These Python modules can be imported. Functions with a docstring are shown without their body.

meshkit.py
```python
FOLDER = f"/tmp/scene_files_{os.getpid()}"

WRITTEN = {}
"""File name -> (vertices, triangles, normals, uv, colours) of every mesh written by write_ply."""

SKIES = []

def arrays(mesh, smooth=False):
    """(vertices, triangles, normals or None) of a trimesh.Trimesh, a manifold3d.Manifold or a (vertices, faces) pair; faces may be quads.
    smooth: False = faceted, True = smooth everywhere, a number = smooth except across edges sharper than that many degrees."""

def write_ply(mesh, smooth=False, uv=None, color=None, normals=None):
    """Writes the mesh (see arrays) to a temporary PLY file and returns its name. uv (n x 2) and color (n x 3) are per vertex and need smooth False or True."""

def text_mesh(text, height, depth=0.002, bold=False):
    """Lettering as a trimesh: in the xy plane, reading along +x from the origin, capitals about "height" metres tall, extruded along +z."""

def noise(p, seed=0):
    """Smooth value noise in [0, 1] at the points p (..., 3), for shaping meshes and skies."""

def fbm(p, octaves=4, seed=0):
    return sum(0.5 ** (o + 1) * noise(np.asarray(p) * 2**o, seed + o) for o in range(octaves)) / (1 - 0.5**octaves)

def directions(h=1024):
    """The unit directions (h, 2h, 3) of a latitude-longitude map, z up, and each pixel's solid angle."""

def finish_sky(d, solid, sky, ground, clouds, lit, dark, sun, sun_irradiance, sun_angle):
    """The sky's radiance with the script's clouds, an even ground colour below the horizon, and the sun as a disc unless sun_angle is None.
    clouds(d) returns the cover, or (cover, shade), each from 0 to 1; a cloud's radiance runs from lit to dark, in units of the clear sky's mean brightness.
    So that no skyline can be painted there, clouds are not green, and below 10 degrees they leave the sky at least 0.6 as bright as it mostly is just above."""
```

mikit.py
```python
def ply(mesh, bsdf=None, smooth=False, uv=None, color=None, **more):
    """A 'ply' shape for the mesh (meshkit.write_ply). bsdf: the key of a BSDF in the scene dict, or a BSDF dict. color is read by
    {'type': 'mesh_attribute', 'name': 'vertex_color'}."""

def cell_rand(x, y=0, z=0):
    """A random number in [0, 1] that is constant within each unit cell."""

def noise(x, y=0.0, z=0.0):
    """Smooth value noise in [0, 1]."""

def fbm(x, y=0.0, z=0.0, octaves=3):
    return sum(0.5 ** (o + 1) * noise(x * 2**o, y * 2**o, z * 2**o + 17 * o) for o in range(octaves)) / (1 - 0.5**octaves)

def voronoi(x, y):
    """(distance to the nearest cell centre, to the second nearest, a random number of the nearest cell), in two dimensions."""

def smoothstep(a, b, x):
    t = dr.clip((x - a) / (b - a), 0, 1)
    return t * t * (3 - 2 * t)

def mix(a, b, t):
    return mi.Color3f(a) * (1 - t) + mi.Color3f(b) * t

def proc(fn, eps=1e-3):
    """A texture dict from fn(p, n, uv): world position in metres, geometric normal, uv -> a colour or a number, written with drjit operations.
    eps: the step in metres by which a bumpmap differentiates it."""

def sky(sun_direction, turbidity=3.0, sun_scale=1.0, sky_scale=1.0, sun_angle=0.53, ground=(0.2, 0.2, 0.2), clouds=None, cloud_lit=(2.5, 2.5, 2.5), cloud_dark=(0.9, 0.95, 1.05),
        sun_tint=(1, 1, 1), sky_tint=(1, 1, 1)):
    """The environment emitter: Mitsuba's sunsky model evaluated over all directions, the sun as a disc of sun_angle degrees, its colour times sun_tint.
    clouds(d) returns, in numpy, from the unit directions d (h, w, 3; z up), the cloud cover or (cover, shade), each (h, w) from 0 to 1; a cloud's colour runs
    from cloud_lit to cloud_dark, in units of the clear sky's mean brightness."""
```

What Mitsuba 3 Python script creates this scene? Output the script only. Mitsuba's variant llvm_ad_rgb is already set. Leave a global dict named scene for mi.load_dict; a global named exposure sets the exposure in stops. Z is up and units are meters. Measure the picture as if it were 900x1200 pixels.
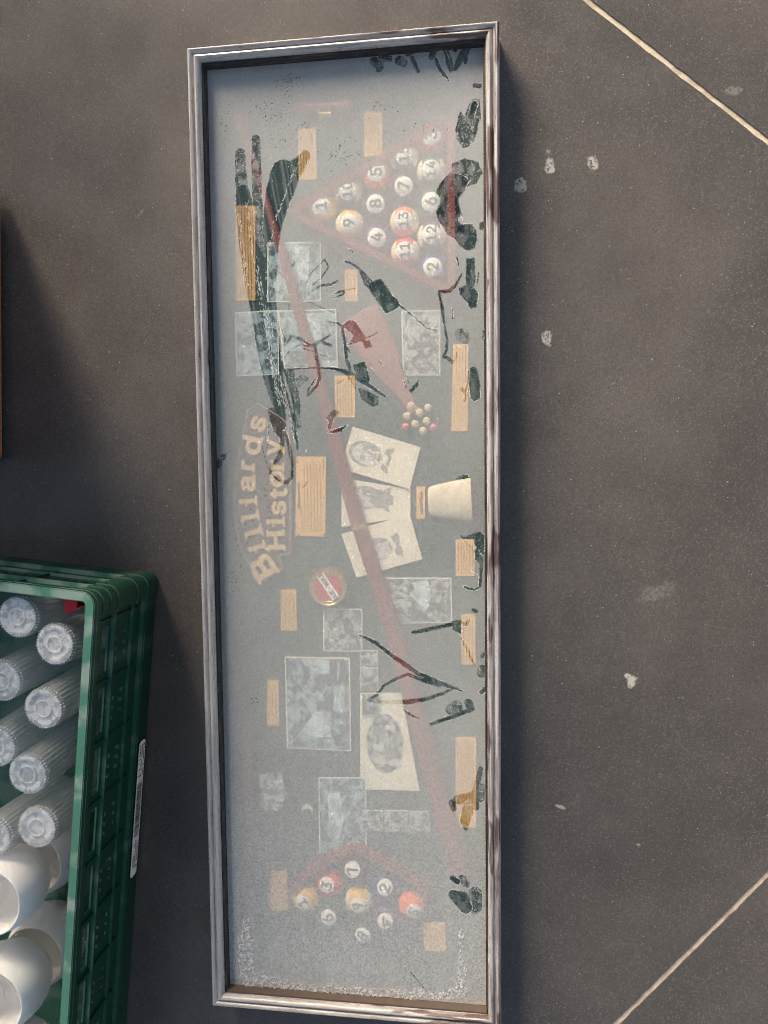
import math, random
import numpy as np, trimesh, drjit as dr, mitsuba as mi
import shapely
from shapely.geometry import Polygon, LineString, Point, box as sbox
from shapely.ops import unary_union
import mikit, meshkit
from mikit import fbm, noise, voronoi, smoothstep, mix, cell_rand

T = mi.ScalarTransform4f
scene, labels = {}, {}
rng = random.Random(7)
nrng = np.random.default_rng(11)

# ------------------------------------------------------------------ camera, sky, exposure
scene['camera'] = {'type': 'perspective', 'fov': 53.08, 'fov_axis': 'x', 'near_clip': 0.01, 'far_clip': 200.0,
                   'to_world': T().look_at(origin=[np.float64(0.17179), np.float64(0.10119), np.float64(0.95785)], target=[np.float64(0.03699), np.float64(0.03724), np.float64(-0.03095)], up=[np.float64(0.00267), np.float64(0.99789), np.float64(-0.0649)])}
exposure = 3.78
scene['sky'] = mikit.sky([-0.52, 0.86, 0.37], turbidity=4, sun_scale=0.95, sun_angle=32, sky_scale=0.46, sun_tint=(0.85, 0.98, 1.34), sky_tint=(1.16, 1.0, 0.90),
                         clouds=lambda d: np.full(d.shape[:2], .25), cloud_lit=(0.9, 0.9, 0.93))

# ------------------------------------------------------------------ helpers
def bs(name, d):
    scene[name] = d
    return name

def rgb(*c):
    return {'type': 'rgb', 'value': list(c)}

def prin(name, col, rough=0.5, metallic=0.0, spec=0.5, **more):
    c = col if isinstance(col, dict) else rgb(*col)
    r = rough if isinstance(rough, dict) else float(rough)
    return bs(name, {'type': 'twosided', 'bsdf': {'type': 'principled', 'base_color': c, 'roughness': r, 'metallic': float(metallic), 'specular': float(spec), **more}})

def key_for(base):
    if base not in scene and base not in labels:
        return base
    k = 1
    while f'{base}_{k:03d}' in scene or f'{base}_{k:03d}' in labels:
        k += 1
    return f'{base}_{k:03d}'

def add(name, mesh, bsdf, parent=None, smooth=False, label=None, cat=None, group=None, kind=None, xf=None):
    key = key_for((parent + '__' if parent else '') + name)
    d = mikit.ply(mesh, bsdf, smooth=smooth)
    if xf is not None:
        d['to_world'] = xf
    scene[key] = d
    tag(key, label, cat, group, kind)
    return key

def tag(key, label=None, cat=None, group=None, kind=None):
    d = {k: v for k, v in (('label', label), ('category', cat), ('group', group), ('kind', kind)) if v}
    if d:
        labels[key] = d

def thing(name, label, cat, group=None):
    key = key_for(name)
    tag(key, label, cat, group)
    return key

def cat_mesh(ms):
    return trimesh.util.concatenate(ms)

def bx(x0, x1, y0, y1, z0, z1):
    m = trimesh.creation.box(extents=(x1 - x0, y1 - y0, z1 - z0))
    m.apply_translation(((x0 + x1) / 2, (y0 + y1) / 2, (z0 + z1) / 2))
    return m

def geoms(g):
    return [p for p in getattr(g, 'geoms', [g]) if isinstance(p, Polygon) and p.area > 1e-9]

def sheet(poly, z):
    vs, fs, n = [], [], 0
    for p in geoms(poly):
        v, f = trimesh.creation.triangulate_polygon(p, engine='earcut')
        v, f = np.asarray(v), np.asarray(f)
        a, b, c = v[f[:, 0]], v[f[:, 1]], v[f[:, 2]]
        cr = (b[:, 0] - a[:, 0]) * (c[:, 1] - a[:, 1]) - (b[:, 1] - a[:, 1]) * (c[:, 0] - a[:, 0])
        f[cr < 0] = f[cr < 0][:, ::-1]
        vs.append(np.column_stack([v, np.full(len(v), z)])); fs.append(f + n); n += len(v)
    return trimesh.Trimesh(np.vstack(vs), np.vstack(fs), process=False)

def slab(poly, z0, z1):
    ms = []
    for p in geoms(poly):
        m = trimesh.creation.extrude_polygon(p, z1 - z0, engine='earcut')
        m.apply_translation((0, 0, z0)); ms.append(m)
    return cat_mesh(ms)

def lathe(prof, n=64, fl=0, amp=0.0, flz=None):
    """prof: (r, z) from one end to the other; closed on the axis where r = 0. fl flutes of relative depth amp."""
    th = np.arange(n) * 2 * np.pi / n
    V = []
    for i, (r, z) in enumerate(prof):
        a = amp if (flz is None or flz(i)) else 0.0
        rr = r * (1 + a * np.cos(fl * th))
        V.append(np.column_stack([rr * np.cos(th), rr * np.sin(th), np.full(n, z)]))
    V = np.vstack(V)
    F = []
    m = len(prof)
    i = np.arange(n); j = (i + 1) % n
    for k in range(m - 1):
        a, b = k * n, (k + 1) * n
        F.append(np.column_stack([a + i, a + j, b + j])); F.append(np.column_stack([a + i, b + j, b + i]))
    return trimesh.Trimesh(V, np.vstack(F), process=False)

def brush(pts):
    """union of discs and hulls along (x, y, width)"""
    out = []
    for a, b in zip(pts[:-1], pts[1:]):
        out.append(unary_union([Point(a[0], a[1]).buffer(max(a[2], 2e-4) / 2, 6), Point(b[0], b[1]).buffer(max(b[2], 2e-4) / 2, 6)]).convex_hull)
    return unary_union(out)

def rough_edge(poly, amp, step=0.0012, seed=0, freq=260):
    out = []
    for p in geoms(poly):
        p = p.segmentize(step)
        def wob(c):
            c = np.asarray(c)[:-1, :2]
            q = np.column_stack([c * freq, np.full(len(c), seed * 3.7)])
            d = np.column_stack([meshkit.fbm(q, 2, seed) - .5, meshkit.fbm(q + 31.7, 2, seed + 5) - .5])
            return c + 2 * amp * d
        try:
            r = Polygon(wob(p.exterior.coords), [wob(h.coords) for h in p.interiors]).buffer(0)
            out.append(r)
        except Exception:
            out.append(p)
    return unary_union(out)

def xy(p):
    return p.x, p.y, p.z

# ------------------------------------------------------------------ materials
def floor_col(p, n, uv):
    x, y = p.x, p.y
    big = fbm(x * 3.1 + 7, y * 3.1, 1.3, octaves=3)
    mid = fbm(x * 22, y * 22, 4.0, octaves=3)
    fine = noise(x * 900, y * 900, 2.0)
    base = mix((.076, .069, .067), (.106, .095, .089), smoothstep(.35, .68, big))
    base = base * (0.86 + 0.28 * mid) * (0.80 + 0.40 * fine)
    d1, d2, r = voronoi(x * 210, y * 210)
    spk = dr.select((r > .955) & (d1 < .03 + .12 * cell_rand(dr.floor(r * 9999), 3)), .12 + .3 * cell_rand(dr.floor(r * 7777), 5), 0.0)
    d3, d4, r3 = voronoi(x * 420 + 5, y * 420)
    spk = dr.maximum(spk, dr.select((r3 > .80) & (d3 < .34), .10 * fbm(x * 6, y * 6, 1.7), 0.0))
    pit = dr.select((r < .03) & (d1 < .12), 0.6, 0.0)
    dust = smoothstep(.50, .78, fbm(x * 9 + 3, y * 9 + 1, 8.0, octaves=4)) * .02
    c = mix(base * (1 - pit), (.62, .60, .56), spk * 1.5 + dust)
    sc = dr.abs(fbm(x * 5 + y * 3, y * 6 - x * 2, 11., octaves=3) - .5)
    c = mix(c, (.30, .29, .28), smoothstep(.006, .0, sc) * .05 * smoothstep(.45, .7, fbm(x * 17, y * 17, 12., octaves=2)))
    # dried splashes and scuffs on the slab
    for (cx, cy), rx, ry, s, ang in SMUDGES:
        ca, sa = math.cos(ang), math.sin(ang)
        u = ((x - cx) * ca + (y - cy) * sa) / rx
        v = ((y - cy) * ca - (x - cx) * sa) / ry
        wob = fbm(x * 130, y * 130, cx * 50, octaves=3)
        rr = dr.sqrt(u * u + v * v) + (wob - .5) * 1.7
        m = smoothstep(1.05, .60, rr) * smoothstep(.30, .66, fbm(x * 420, y * 420, 9.0, octaves=2) + .12) * s
        c = mix(c, (.55, .53, .49), m)
    return c

SMUDGES = [([(0.2097,0.4311)][0], .0075, .0085, .65, .5), ([(0.2448,0.4538)][0], .0060, .014, .75, .1), ([(0.2952,0.4507)][0], .0070, .0095, .7, -.3),
           ([(0.2402,0.2494)][0], .0075, .0100, .7, .2), ([(0.3435,-0.1678)][0], .0085, .0085, .8, .0),
           ([(0.3715,-0.06)][0], .030, .010, .13, .35), ([(0.2581,-0.3309)][0], .008, .0022, .5, -.3), ([(0.3545,-0.375)][0], .004, .004, .4, .0), ([(0.3196,0.1922)][0], .007, .0015, .3, .7), ([(-0.2679,0.4259)][0], .012, .0012, .35, .8),
           ([(0.452,0.523)][0], .009, .006, .16, .0)]

def floor_rough(p, n, uv):
    return .25 + .16 * fbm(p.x * 14, p.y * 14, 3.0, octaves=3)

prin('stone', mikit.proc(floor_col), mikit.proc(floor_rough), spec=0.45)
prin('grout', mikit.proc(lambda p, n, uv: mix((.56, .49, .38), (.44, .37, .28), smoothstep(.45, .7, fbm(p.x * 90, p.y * 90, 2., octaves=3)))), .9)

def silver(ax):
    def fn(p, n, uv):
        a, b = (p.y, p.x) if ax == 'v' else (p.x, p.y)
        streak = fbm(a * 26, b * 520, p.z * 300, octaves=3)
        blot = fbm(a * 17 + 3, b * 60, p.z * 80, octaves=4)
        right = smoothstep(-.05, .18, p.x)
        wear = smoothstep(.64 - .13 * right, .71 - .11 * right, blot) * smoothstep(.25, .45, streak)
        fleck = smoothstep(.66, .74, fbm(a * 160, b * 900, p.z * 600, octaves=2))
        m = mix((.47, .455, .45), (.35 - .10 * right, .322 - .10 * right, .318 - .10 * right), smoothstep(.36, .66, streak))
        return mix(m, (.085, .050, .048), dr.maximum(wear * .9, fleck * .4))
    return fn
prin('silver_v', mikit.proc(silver('v')), .42, metallic=.15, spec=.5)
prin('silver_h', mikit.proc(silver('h')), .42, metallic=.15, spec=.5)
prin('liner', mikit.proc(lambda p, n, uv: mix((.022, .021, .024), (.07, .055, .048), smoothstep(.5, .75, fbm(p.x * 60, p.y * 60, p.z * 300, octaves=3)))), .6)
prin('raw_wood', (.085, .062, .05), .8)
prin('felt', mikit.proc(lambda p, n, uv: mix((.026, .062, .054), (.042, .086, .075), fbm(p.x * 60, p.y * 60, 1., octaves=3)) * (.75 + .5 * noise(p.x * 1500, p.y * 1500, 1.))), .9, spec=.2)
prin('caption', mikit.proc(lambda p, n, uv: mix((.72, .42, .13), (.88, .56, .22), fbm(p.x * 70, p.y * 70, 5., octaves=3))), .8, spec=.2)
prin('cream', mikit.proc(lambda p, n, uv: mix((.76, .70, .52), (.90, .85, .68), fbm(p.x * 45, p.y * 45, 7., octaves=3))), .8, spec=.2)
prin('ink', (.075, .05, .03), .8, spec=.2)
prin('pencil', mikit.proc(lambda p, n, uv: mix((.20, .20, .20), (.46, .445, .40), fbm(p.x * 260, p.y * 260, 3., octaves=2))), .8, spec=.2)
prin('pencil_light', mikit.proc(lambda p, n, uv: mix((.52, .51, .47), (.80, .77, .66), fbm(p.x * 240, p.y * 240, 8., octaves=2))), .8, spec=.2)
def photo(lo, hi, sc):
    def fn(p, n, uv):
        a = fbm(p.x * sc, p.y * sc, sc * .01, octaves=4)
        b = fbm(p.x * sc * .45 + 9, p.y * sc * .45, 3.0, octaves=2)
        return mix(lo, hi, smoothstep(.40, .62, a * .6 + b * .4))
    return fn
prin('photo_cool', mikit.proc(photo((.055, .10, .105), (.36, .49, .50), 260)), .45, spec=.3)
prin('photo_grey', mikit.proc(photo((.085, .105, .10), (.47, .49, .46), 320)), .6, spec=.3)
prin('photo_pale', mikit.proc(photo((.30, .40, .40), (.66, .76, .74), 240)), .6, spec=.3)
prin('photo_dark', (.09, .11, .115), .6, spec=.3)
prin('slide_edge', (.74, .78, .66), .4)
prin('rosewood', mikit.proc(lambda p, n, uv: mix((.15, .036, .024), (.25, .068, .046), fbm(p.x * 90, p.y * 30, p.z * 90, octaves=3))), .35)
prin('leather', mikit.proc(lambda p, n, uv: mix((.27, .085, .062), (.40, .16, .125), fbm(p.x * 120, p.y * 120, p.z * 120, octaves=3))), .5)
prin('dark_wood', (.10, .045, .035), .4)
prin('rack_tray', (.050, .030, .040), .8, spec=.2)
prin('brass', (.58, .40, .16), .35, metallic=.7)
prin('gold_letter', mikit.proc(lambda p, n, uv: mix((.60, .41, .17), (.80, .59, .31), fbm(p.x * 120, p.y * 120, 2., octaves=2))), .5)
prin('plaque', (.060, .046, .036), .6)
prin('plaque_edge', (.33, .29, .22), .6)
prin('ivory', mikit.proc(lambda p, n, uv: mix((.58, .48, .30), (.86, .78, .60), fbm(p.x * 150, p.y * 150, p.z * 150, octaves=3))), .6)
BALL = {'yellow': (.85, .50, .05), 'blue': (.03, .04, .20), 'red': (.72, .04, .05), 'purple': (.09, .04, .14), 'orange': (.90, .20, .05), 'green': (.015, .09, .055),
        'maroon': (.055, .018, .02), 'black': (.012, .012, .013)}
for c_, v_ in BALL.items():
    prin('ball_' + c_, v_, .38, spec=.25)
prin('ball_ivory', (.88, .76, .52), .4, spec=.2)
prin('ball_disc', (.92, .90, .80), .6, spec=.1)
prin('pink', (.70, .16, .17), .3)
prin('tin_red', (.52, .035, .05), .4)

def glass_dust_w(p, n, uv, lvl=.33):
    low = smoothstep(-.02, -.58, p.y)
    mid = smoothstep(.42, .0, dr.abs(p.y - .10))
    top = smoothstep(.0, .5, p.y)
    grain = noise(p.x * 1050, p.y * 1050, 4.) * .55 + noise(p.x * 560 + 3, p.y * 560, 5.) * .45
    cl = fbm(p.x * 7 + 2, p.y * 7, 6., octaves=3)
    w = lvl + .05 * top + .08 * low - .06 * mid + .10 * (cl - .5) + (grain - .5) * (.11 + .26 * low * low)
    return dr.clip(w, .03, .93)
def drift_w(p, n, uv):
    grain = noise(p.x * 800, p.y * 800, 4.) * .5 + noise(p.x * 430 + 3, p.y * 430, 5.) * .5
    return dr.clip(smoothstep(.42, .74, grain) * .8, 0., .9)
def smear_w(p, n, uv):
    g = fbm(p.x * 150, p.y * 110, 2., octaves=3)
    return dr.clip(.05 + .24 * smoothstep(.35, .75, g) + .30 * smoothstep(.66, .8, noise(p.x * 700, p.y * 700, 3.)), 0., .7)
def streak_w(p, n, uv):
    g = fbm(p.x * 420 + p.y * 75, p.y * 14, 2., octaves=3)
    s = noise(p.x * 900, p.y * 900, 9.)
    return dr.clip(.01 + .13 * smoothstep(.40, .75, g) + .3 * smoothstep(.88, .95, s), 0., .8)
clear = {'type': 'thindielectric', 'int_ior': 1.003, 'ext_ior': 1.0}
DUSTC = (.90, .91, .91)
def dust_bsdf(name, w, col=DUSTC):
    return bs(name, {'type': 'blendbsdf', 'weight': w if isinstance(w, (dict, float)) else mikit.proc(w), 'bsdf_0': clear, 'bsdf_1': {'type': 'twosided', 'bsdf': {'type': 'diffuse', 'reflectance': rgb(*col)}}})
dust_bsdf('dust', lambda p, n, uv: glass_dust_w(p, n, uv))
dust_bsdf('dust_drift', drift_w, (.80, .80, .80))
dust_bsdf('dust_smear', smear_w, (.66, .68, .67))
dust_bsdf('dust_streak', streak_w, (.66, .68, .67))
dust_bsdf('dust_thin', lambda p, n, uv: dr.clip(.02 + .26 * smoothstep(.3, .7, noise(p.x * 600, p.y * 600, 3.)), 0., .5))
dust_bsdf('dust_faint', lambda p, n, uv: dr.clip(.02 + .12 * smoothstep(.3, .7, noise(p.x * 450, p.y * 450, 3.)), 0., .5))
dust_bsdf('dust_residue', lambda p, n, uv: dr.clip(.10 * smoothstep(.40, .75, fbm(p.x * 130, p.y * 90, 5., octaves=4)) + .12 * smoothstep(.72, .85, noise(p.x * 800, p.y * 800, 1.)), 0., .4))
dust_bsdf('dust_ridge', .72, (.80, .80, .78))
bs('pane_glass', {'type': 'thindielectric', 'int_ior': 1.5, 'ext_ior': 1.0})

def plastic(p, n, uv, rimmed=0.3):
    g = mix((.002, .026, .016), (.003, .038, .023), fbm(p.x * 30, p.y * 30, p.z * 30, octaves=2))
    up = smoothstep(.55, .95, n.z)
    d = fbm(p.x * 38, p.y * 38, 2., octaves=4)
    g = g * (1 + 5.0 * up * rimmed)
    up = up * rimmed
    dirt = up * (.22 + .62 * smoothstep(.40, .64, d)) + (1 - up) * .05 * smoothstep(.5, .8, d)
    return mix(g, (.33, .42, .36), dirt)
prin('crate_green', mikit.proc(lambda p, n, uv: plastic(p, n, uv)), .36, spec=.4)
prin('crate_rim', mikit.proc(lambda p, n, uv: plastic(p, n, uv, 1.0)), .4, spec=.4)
prin('porcelain', (.87, .85, .82), .28, spec=.4)
bs('tumbler_glass', {'type': 'blendbsdf', 'weight': .24, 'bsdf_0': {'type': 'thindielectric', 'int_ior': 1.5, 'ext_ior': 1.0}, 'bsdf_1': {'type': 'twosided', 'bsdf': {'type': 'roughplastic', 'diffuse_reflectance': rgb(.80, .84, .86), 'alpha': .06}}})
bs('tumbler_frost', {'type': 'blendbsdf', 'bsdf_0': clear, 'bsdf_1': {'type': 'twosided', 'bsdf': {'type': 'roughplastic', 'diffuse_reflectance': rgb(.82, .84, .86), 'alpha': .35}},
   'weight': mikit.proc(lambda p, n, uv: dr.clip(.22 + .62 * smoothstep(.36, .66, fbm(p.x * 190, p.y * 190, 2., octaves=4)) + .30 * smoothstep(.9, .5, n.z), 0., .92))})
bs('tumbler_bead', {'type': 'blendbsdf', 'weight': .55, 'bsdf_0': clear, 'bsdf_1': {'type': 'twosided', 'bsdf': {'type': 'roughplastic', 'diffuse_reflectance': rgb(.8, .82, .84), 'alpha': .1}}})
prin('sticker', (.88, .78, .70), .6)
prin('black_print', (.03, .03, .03), .7)
prin('red_plastic', (.55, .01, .02), .25)
prin('brown_wood', mikit.proc(lambda p, n, uv: mix((.26, .085, .040), (.42, .16, .08), fbm(p.x * 40, p.y * 8, p.z * 160, octaves=3))), .4)
prin('plaster', mikit.proc(lambda p, n, uv: mix((.22, .21, .20), (.32, .31, .29), fbm(p.x * 3, p.y * 3, p.z * 3, octaves=4))), .9)
prin('rubber', (.02, .02, .02), .7)

# ------------------------------------------------------------------ floor: square stone slabs with recessed grout joints
ANG = math.radians(49.4)
A, Bv = np.array([math.cos(ANG), math.sin(ANG)]), np.array([-math.sin(ANG), math.cos(ANG)])
PA = np.array([(0.2873,0.6374)][0]); PB = np.array([(0.3297,-0.6097)][0])
a0 = float(PA @ A)          # joint 1: a = a0 (runs along Bv)
b0 = float(PB @ Bv)         # joint 2: b = b0 (runs along A)
SZ, GAP = 1.50, .0066
tag('floor', kind='structure', label='dark grey stone slab floor with pale grout joints')
for i in range(-3, 3):
    for j in range(-3, 4):
        u0, u1 = a0 + i * SZ + GAP / 2, a0 + (i + 1) * SZ - GAP / 2
        v0, v1 = b0 + j * SZ + GAP / 2, b0 + (j + 1) * SZ - GAP / 2
        ring = Polygon([(u0, v0), (u1, v0), (u1, v1), (u0, v1)])
        if abs(i + .5) < 1 and -1.1 < j < 1.6:
            ring = rough_edge(ring, .0009, .004, seed=i * 7 + j + 40, freq=75)
        pl = shapely.affinity.affine_transform(ring, [A[0], Bv[0], A[1], Bv[1], 0, 0])
        add('slab', slab(pl, -.012, 0.0), 'stone', 'floor')
R0 = 5.0
gb = np.array([[A * (a0 - 3 * SZ) + Bv * (b0 - 3 * SZ), A * (a0 + 3 * SZ) + Bv * (b0 - 3 * SZ), A * (a0 + 3 * SZ) + Bv * (b0 + 4 * SZ), A * (a0 - 3 * SZ) + Bv * (b0 + 4 * SZ)]])[0]
add('grout', slab(Polygon(gb), -.010, -.0016), 'grout', 'floor', label='pale cement grout in the joints between slabs')

# ------------------------------------------------------------------ the framed display case
W, H = .3713, 1.2
disp = thing('framed_display', 'long silver framed billiards display with finger-wiped dusty glass lying on the floor', 'picture frame')
prof = [(u_ * .86, z_) for u_, z_ in [(0, 0), (0, .0385), (.0006, .0415), (.0018, .0437), (.0034, .0448), (.0052, .0446), (.0070, .0434), (.0080, .0420), (.0086, .0408), (.0094, .0408),
        (.0102, .0424), (.0114, .0440), (.0132, .0446), (.0150, .0442), (.0166, .0428), (.0178, .0408), (.0184, .0385), (.0185, .0375), (.0185, .0)]]
def member(side):
    V = []
    for s in (-1, 1):
        for (u, z) in prof:
            if side == 'left': V.append((-W / 2 + u, s * (H / 2 - u), z))
            if side == 'right': V.append((W / 2 - u, -s * (H / 2 - u), z))
            if side == 'top': V.append((s * (W / 2 - u), H / 2 - u, z))
            if side == 'bottom': V.append((-s * (W / 2 - u), -H / 2 + u, z))
    n = len(prof)
    F = []
    for k in range(n):
        l = (k + 1) % n
        F += [(k, l, n + l), (k, n + l, n + k)]
    v, f = trimesh.creation.triangulate_polygon(Polygon(prof), engine='earcut')
    m = trimesh.Trimesh(np.array(V), np.array(F), process=False)
    trimesh.repair.fix_normals(m)
    return m
for sd, mt, lb in (('left', 'silver_v', 'left silver moulding of the frame'), ('right', 'silver_v', 'right silver moulding with dark brown worn patches'), ('top', 'silver_h', 'bright top silver moulding'), ('bottom', 'silver_h', 'bottom silver moulding')):
    add('moulding', member(sd), mt, disp, smooth=35, label=lb)
LI = .0185 * .86
def liner(x0, x1, y0, y1):
    return bx(x0, x1, y0, y1, .003, .0368)
xi, yi = W / 2 - LI, H / 2 - LI
LT = .0022
add('liner', liner(-xi + .0002, -xi + LT, -yi, yi), 'liner', disp)
add('liner', liner(xi - LT, xi - .0002, -yi, yi), 'liner', disp)
add('liner', liner(-xi + LT, xi - LT, yi - LT, yi - .0002), 'liner', disp)
add('liner', liner(-xi + LT, xi - LT, -yi + .0002, -yi + LT), 'raw_wood', disp, label='bare brown wood strip inside the bottom of the frame')
gx, gy = xi - LT, yi - LT
add('backing', bx(-gx, gx, -gy, gy, .003, .0055), 'felt', disp, label='dark green felt backing board')
ZG = .0240
add('glass', sheet(sbox(-gx, -gy, gx, gy), ZG), 'pane_glass', disp, label='glass pane over the display')

def text_shape(txt, h, bold=True):
    m = meshkit.text_mesh(txt, h, .001, bold)
    top = m.vertices[:, 2] > .0005
    ff = [f for f in m.faces if top[f].all()]
    g = unary_union([Polygon(m.vertices[f][:, :2]).buffer(1e-6) for f in ff])
    b = g.bounds
    return shapely.affinity.translate(g, -(b[0] + b[2]) / 2, -(b[1] + b[3]) / 2)

# --- printed cards, photographs and captions on the backing
ZC = .0062
def poly(pts):
    return Polygon([p[:2] for p in pts])
def inset(pg, d):
    return pg.buffer(-d, join_style='mitre')
def text_rows(pg, horiz=False, pitch=.0036, seed=1, margin=.0022, heavy=.00075, lines=None):
    """little ink dashes in rows running up the card, like small print"""
    r = random.Random(seed)
    x0, y0, x1, y1 = pg.bounds
    ms = []
    x = x0 + margin + .0006
    inner = pg.buffer(-margin * .6)
    while x < x1 - margin:
        y = y0 + margin * (1 + r.random())
        end = y1 - margin * (1 + 2.5 * r.random() * (r.random() < .4))
        while y < end:
            l = r.choice([.0012, .0018, .0026, .0034, .0042])
            if y + l > end: break
            b = sbox(x, y, x + heavy * r.uniform(.7, 1.25), y + l)
            if inner.contains(b):
                ms.append(b)
            y += l + r.uniform(.0007, .0012)
        x += pitch
    return ms
def caption(pts, label=None, seed=1, pins=False, rows=True, pitch=.0036, z=ZC):
    pg = rough_edge(poly(pts), .00025, .004, seed=seed)
    k = add('caption_card', slab(pg, z, z + .0008), 'caption', disp, label=label)
    if rows:
        t = text_rows(pg, seed=seed, pitch=pitch)
        if t:
            add('printed_text', sheet(shapely.MultiPolygon(t), z + .0012), 'ink', k, kind='stuff')
    if pins:
        x0, y0, x1, y1 = pg.bounds
        for cx, cy in ((x0 + .0035, y0 + .0035), (x1 - .0045, y0 + .0035), (x0 + .0035, y1 - .0045), (x1 - .0035, y1 - .0045)):
            pn = lathe([(0.0, .0022), (.0008, .002), (.0012, .0013), (.0012, 0.0)], 12)
            pn.apply_translation((cx, cy, z + .0008))
            add('pin', pn, 'brass', k, smooth=True)
    return k
caption([(-0.0592,0.5117),(-0.0367,0.5112),(-0.0367,0.4501),(-0.0593,0.4514)], 'tan caption card crossed by the tip of a wiped stroke', 2)
caption([(0.0238,0.5262),(0.0457,0.5256),(0.0451,0.4735),(0.0231,0.4739)], 'tan caption card above the large ball triangle', 3)
caption([(-0.1407,0.424),(-0.1154,0.4226),(-0.118,0.3065),(-0.1435,0.3075)], 'long tan caption card half wiped clear at the left', 4)
caption([(-0.0032,0.3393),(0.0128,0.3386),(0.0123,0.3004),(-0.0037,0.301)], 'small tan caption card below the ball triangle', 5, pitch=.0045)
caption([(0.1295,0.2446),(0.1481,0.244),(0.1466,0.1388),(0.1269,0.1392)], 'long tan caption card at the right edge beside the tally balls', 6)
caption([(-0.0181,0.2104),(0.0078,0.2097),(0.0071,0.1581),(-0.0178,0.1586)], 'tan caption card with a wiped upper right corner', 7)
caption([(-0.069,0.1103),(-0.0306,0.1098),(-0.0333,0.0085),(-0.0721,0.0096)], 'large tan caption card pinned beside the title', 8, pins=True, rows=False)
caption([(0.0832,0.0714),(0.0938,0.0714),(0.0935,0.0311),(0.0828,0.0311)], 'narrow tan name card beside the white chalk cone', 9, rows=False)
caption([(0.1313,0.0056),(0.1544,0.0057),(0.1542,-0.0399),(0.1311,-0.0401)], 'tan caption card partly wiped, right of the lowest portrait', 10)
caption([(-0.0925,-0.0597),(-0.0723,-0.0595),(-0.0722,-0.1124),(-0.0936,-0.1128)], 'tan caption card left of the red wax tin', 11)
caption([(0.1372,-0.0882),(0.1551,-0.0879),(0.1549,-0.1513),(0.1379,-0.1517)], 'tan caption card at the right end of a short wiped bar', 12)
caption([(-0.1131,-0.1781),(-0.0983,-0.1777),(-0.0984,-0.2385),(-0.1144,-0.2379)], 'narrow tan caption card left of the billiard room photograph', 13, pitch=.0045)
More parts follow.
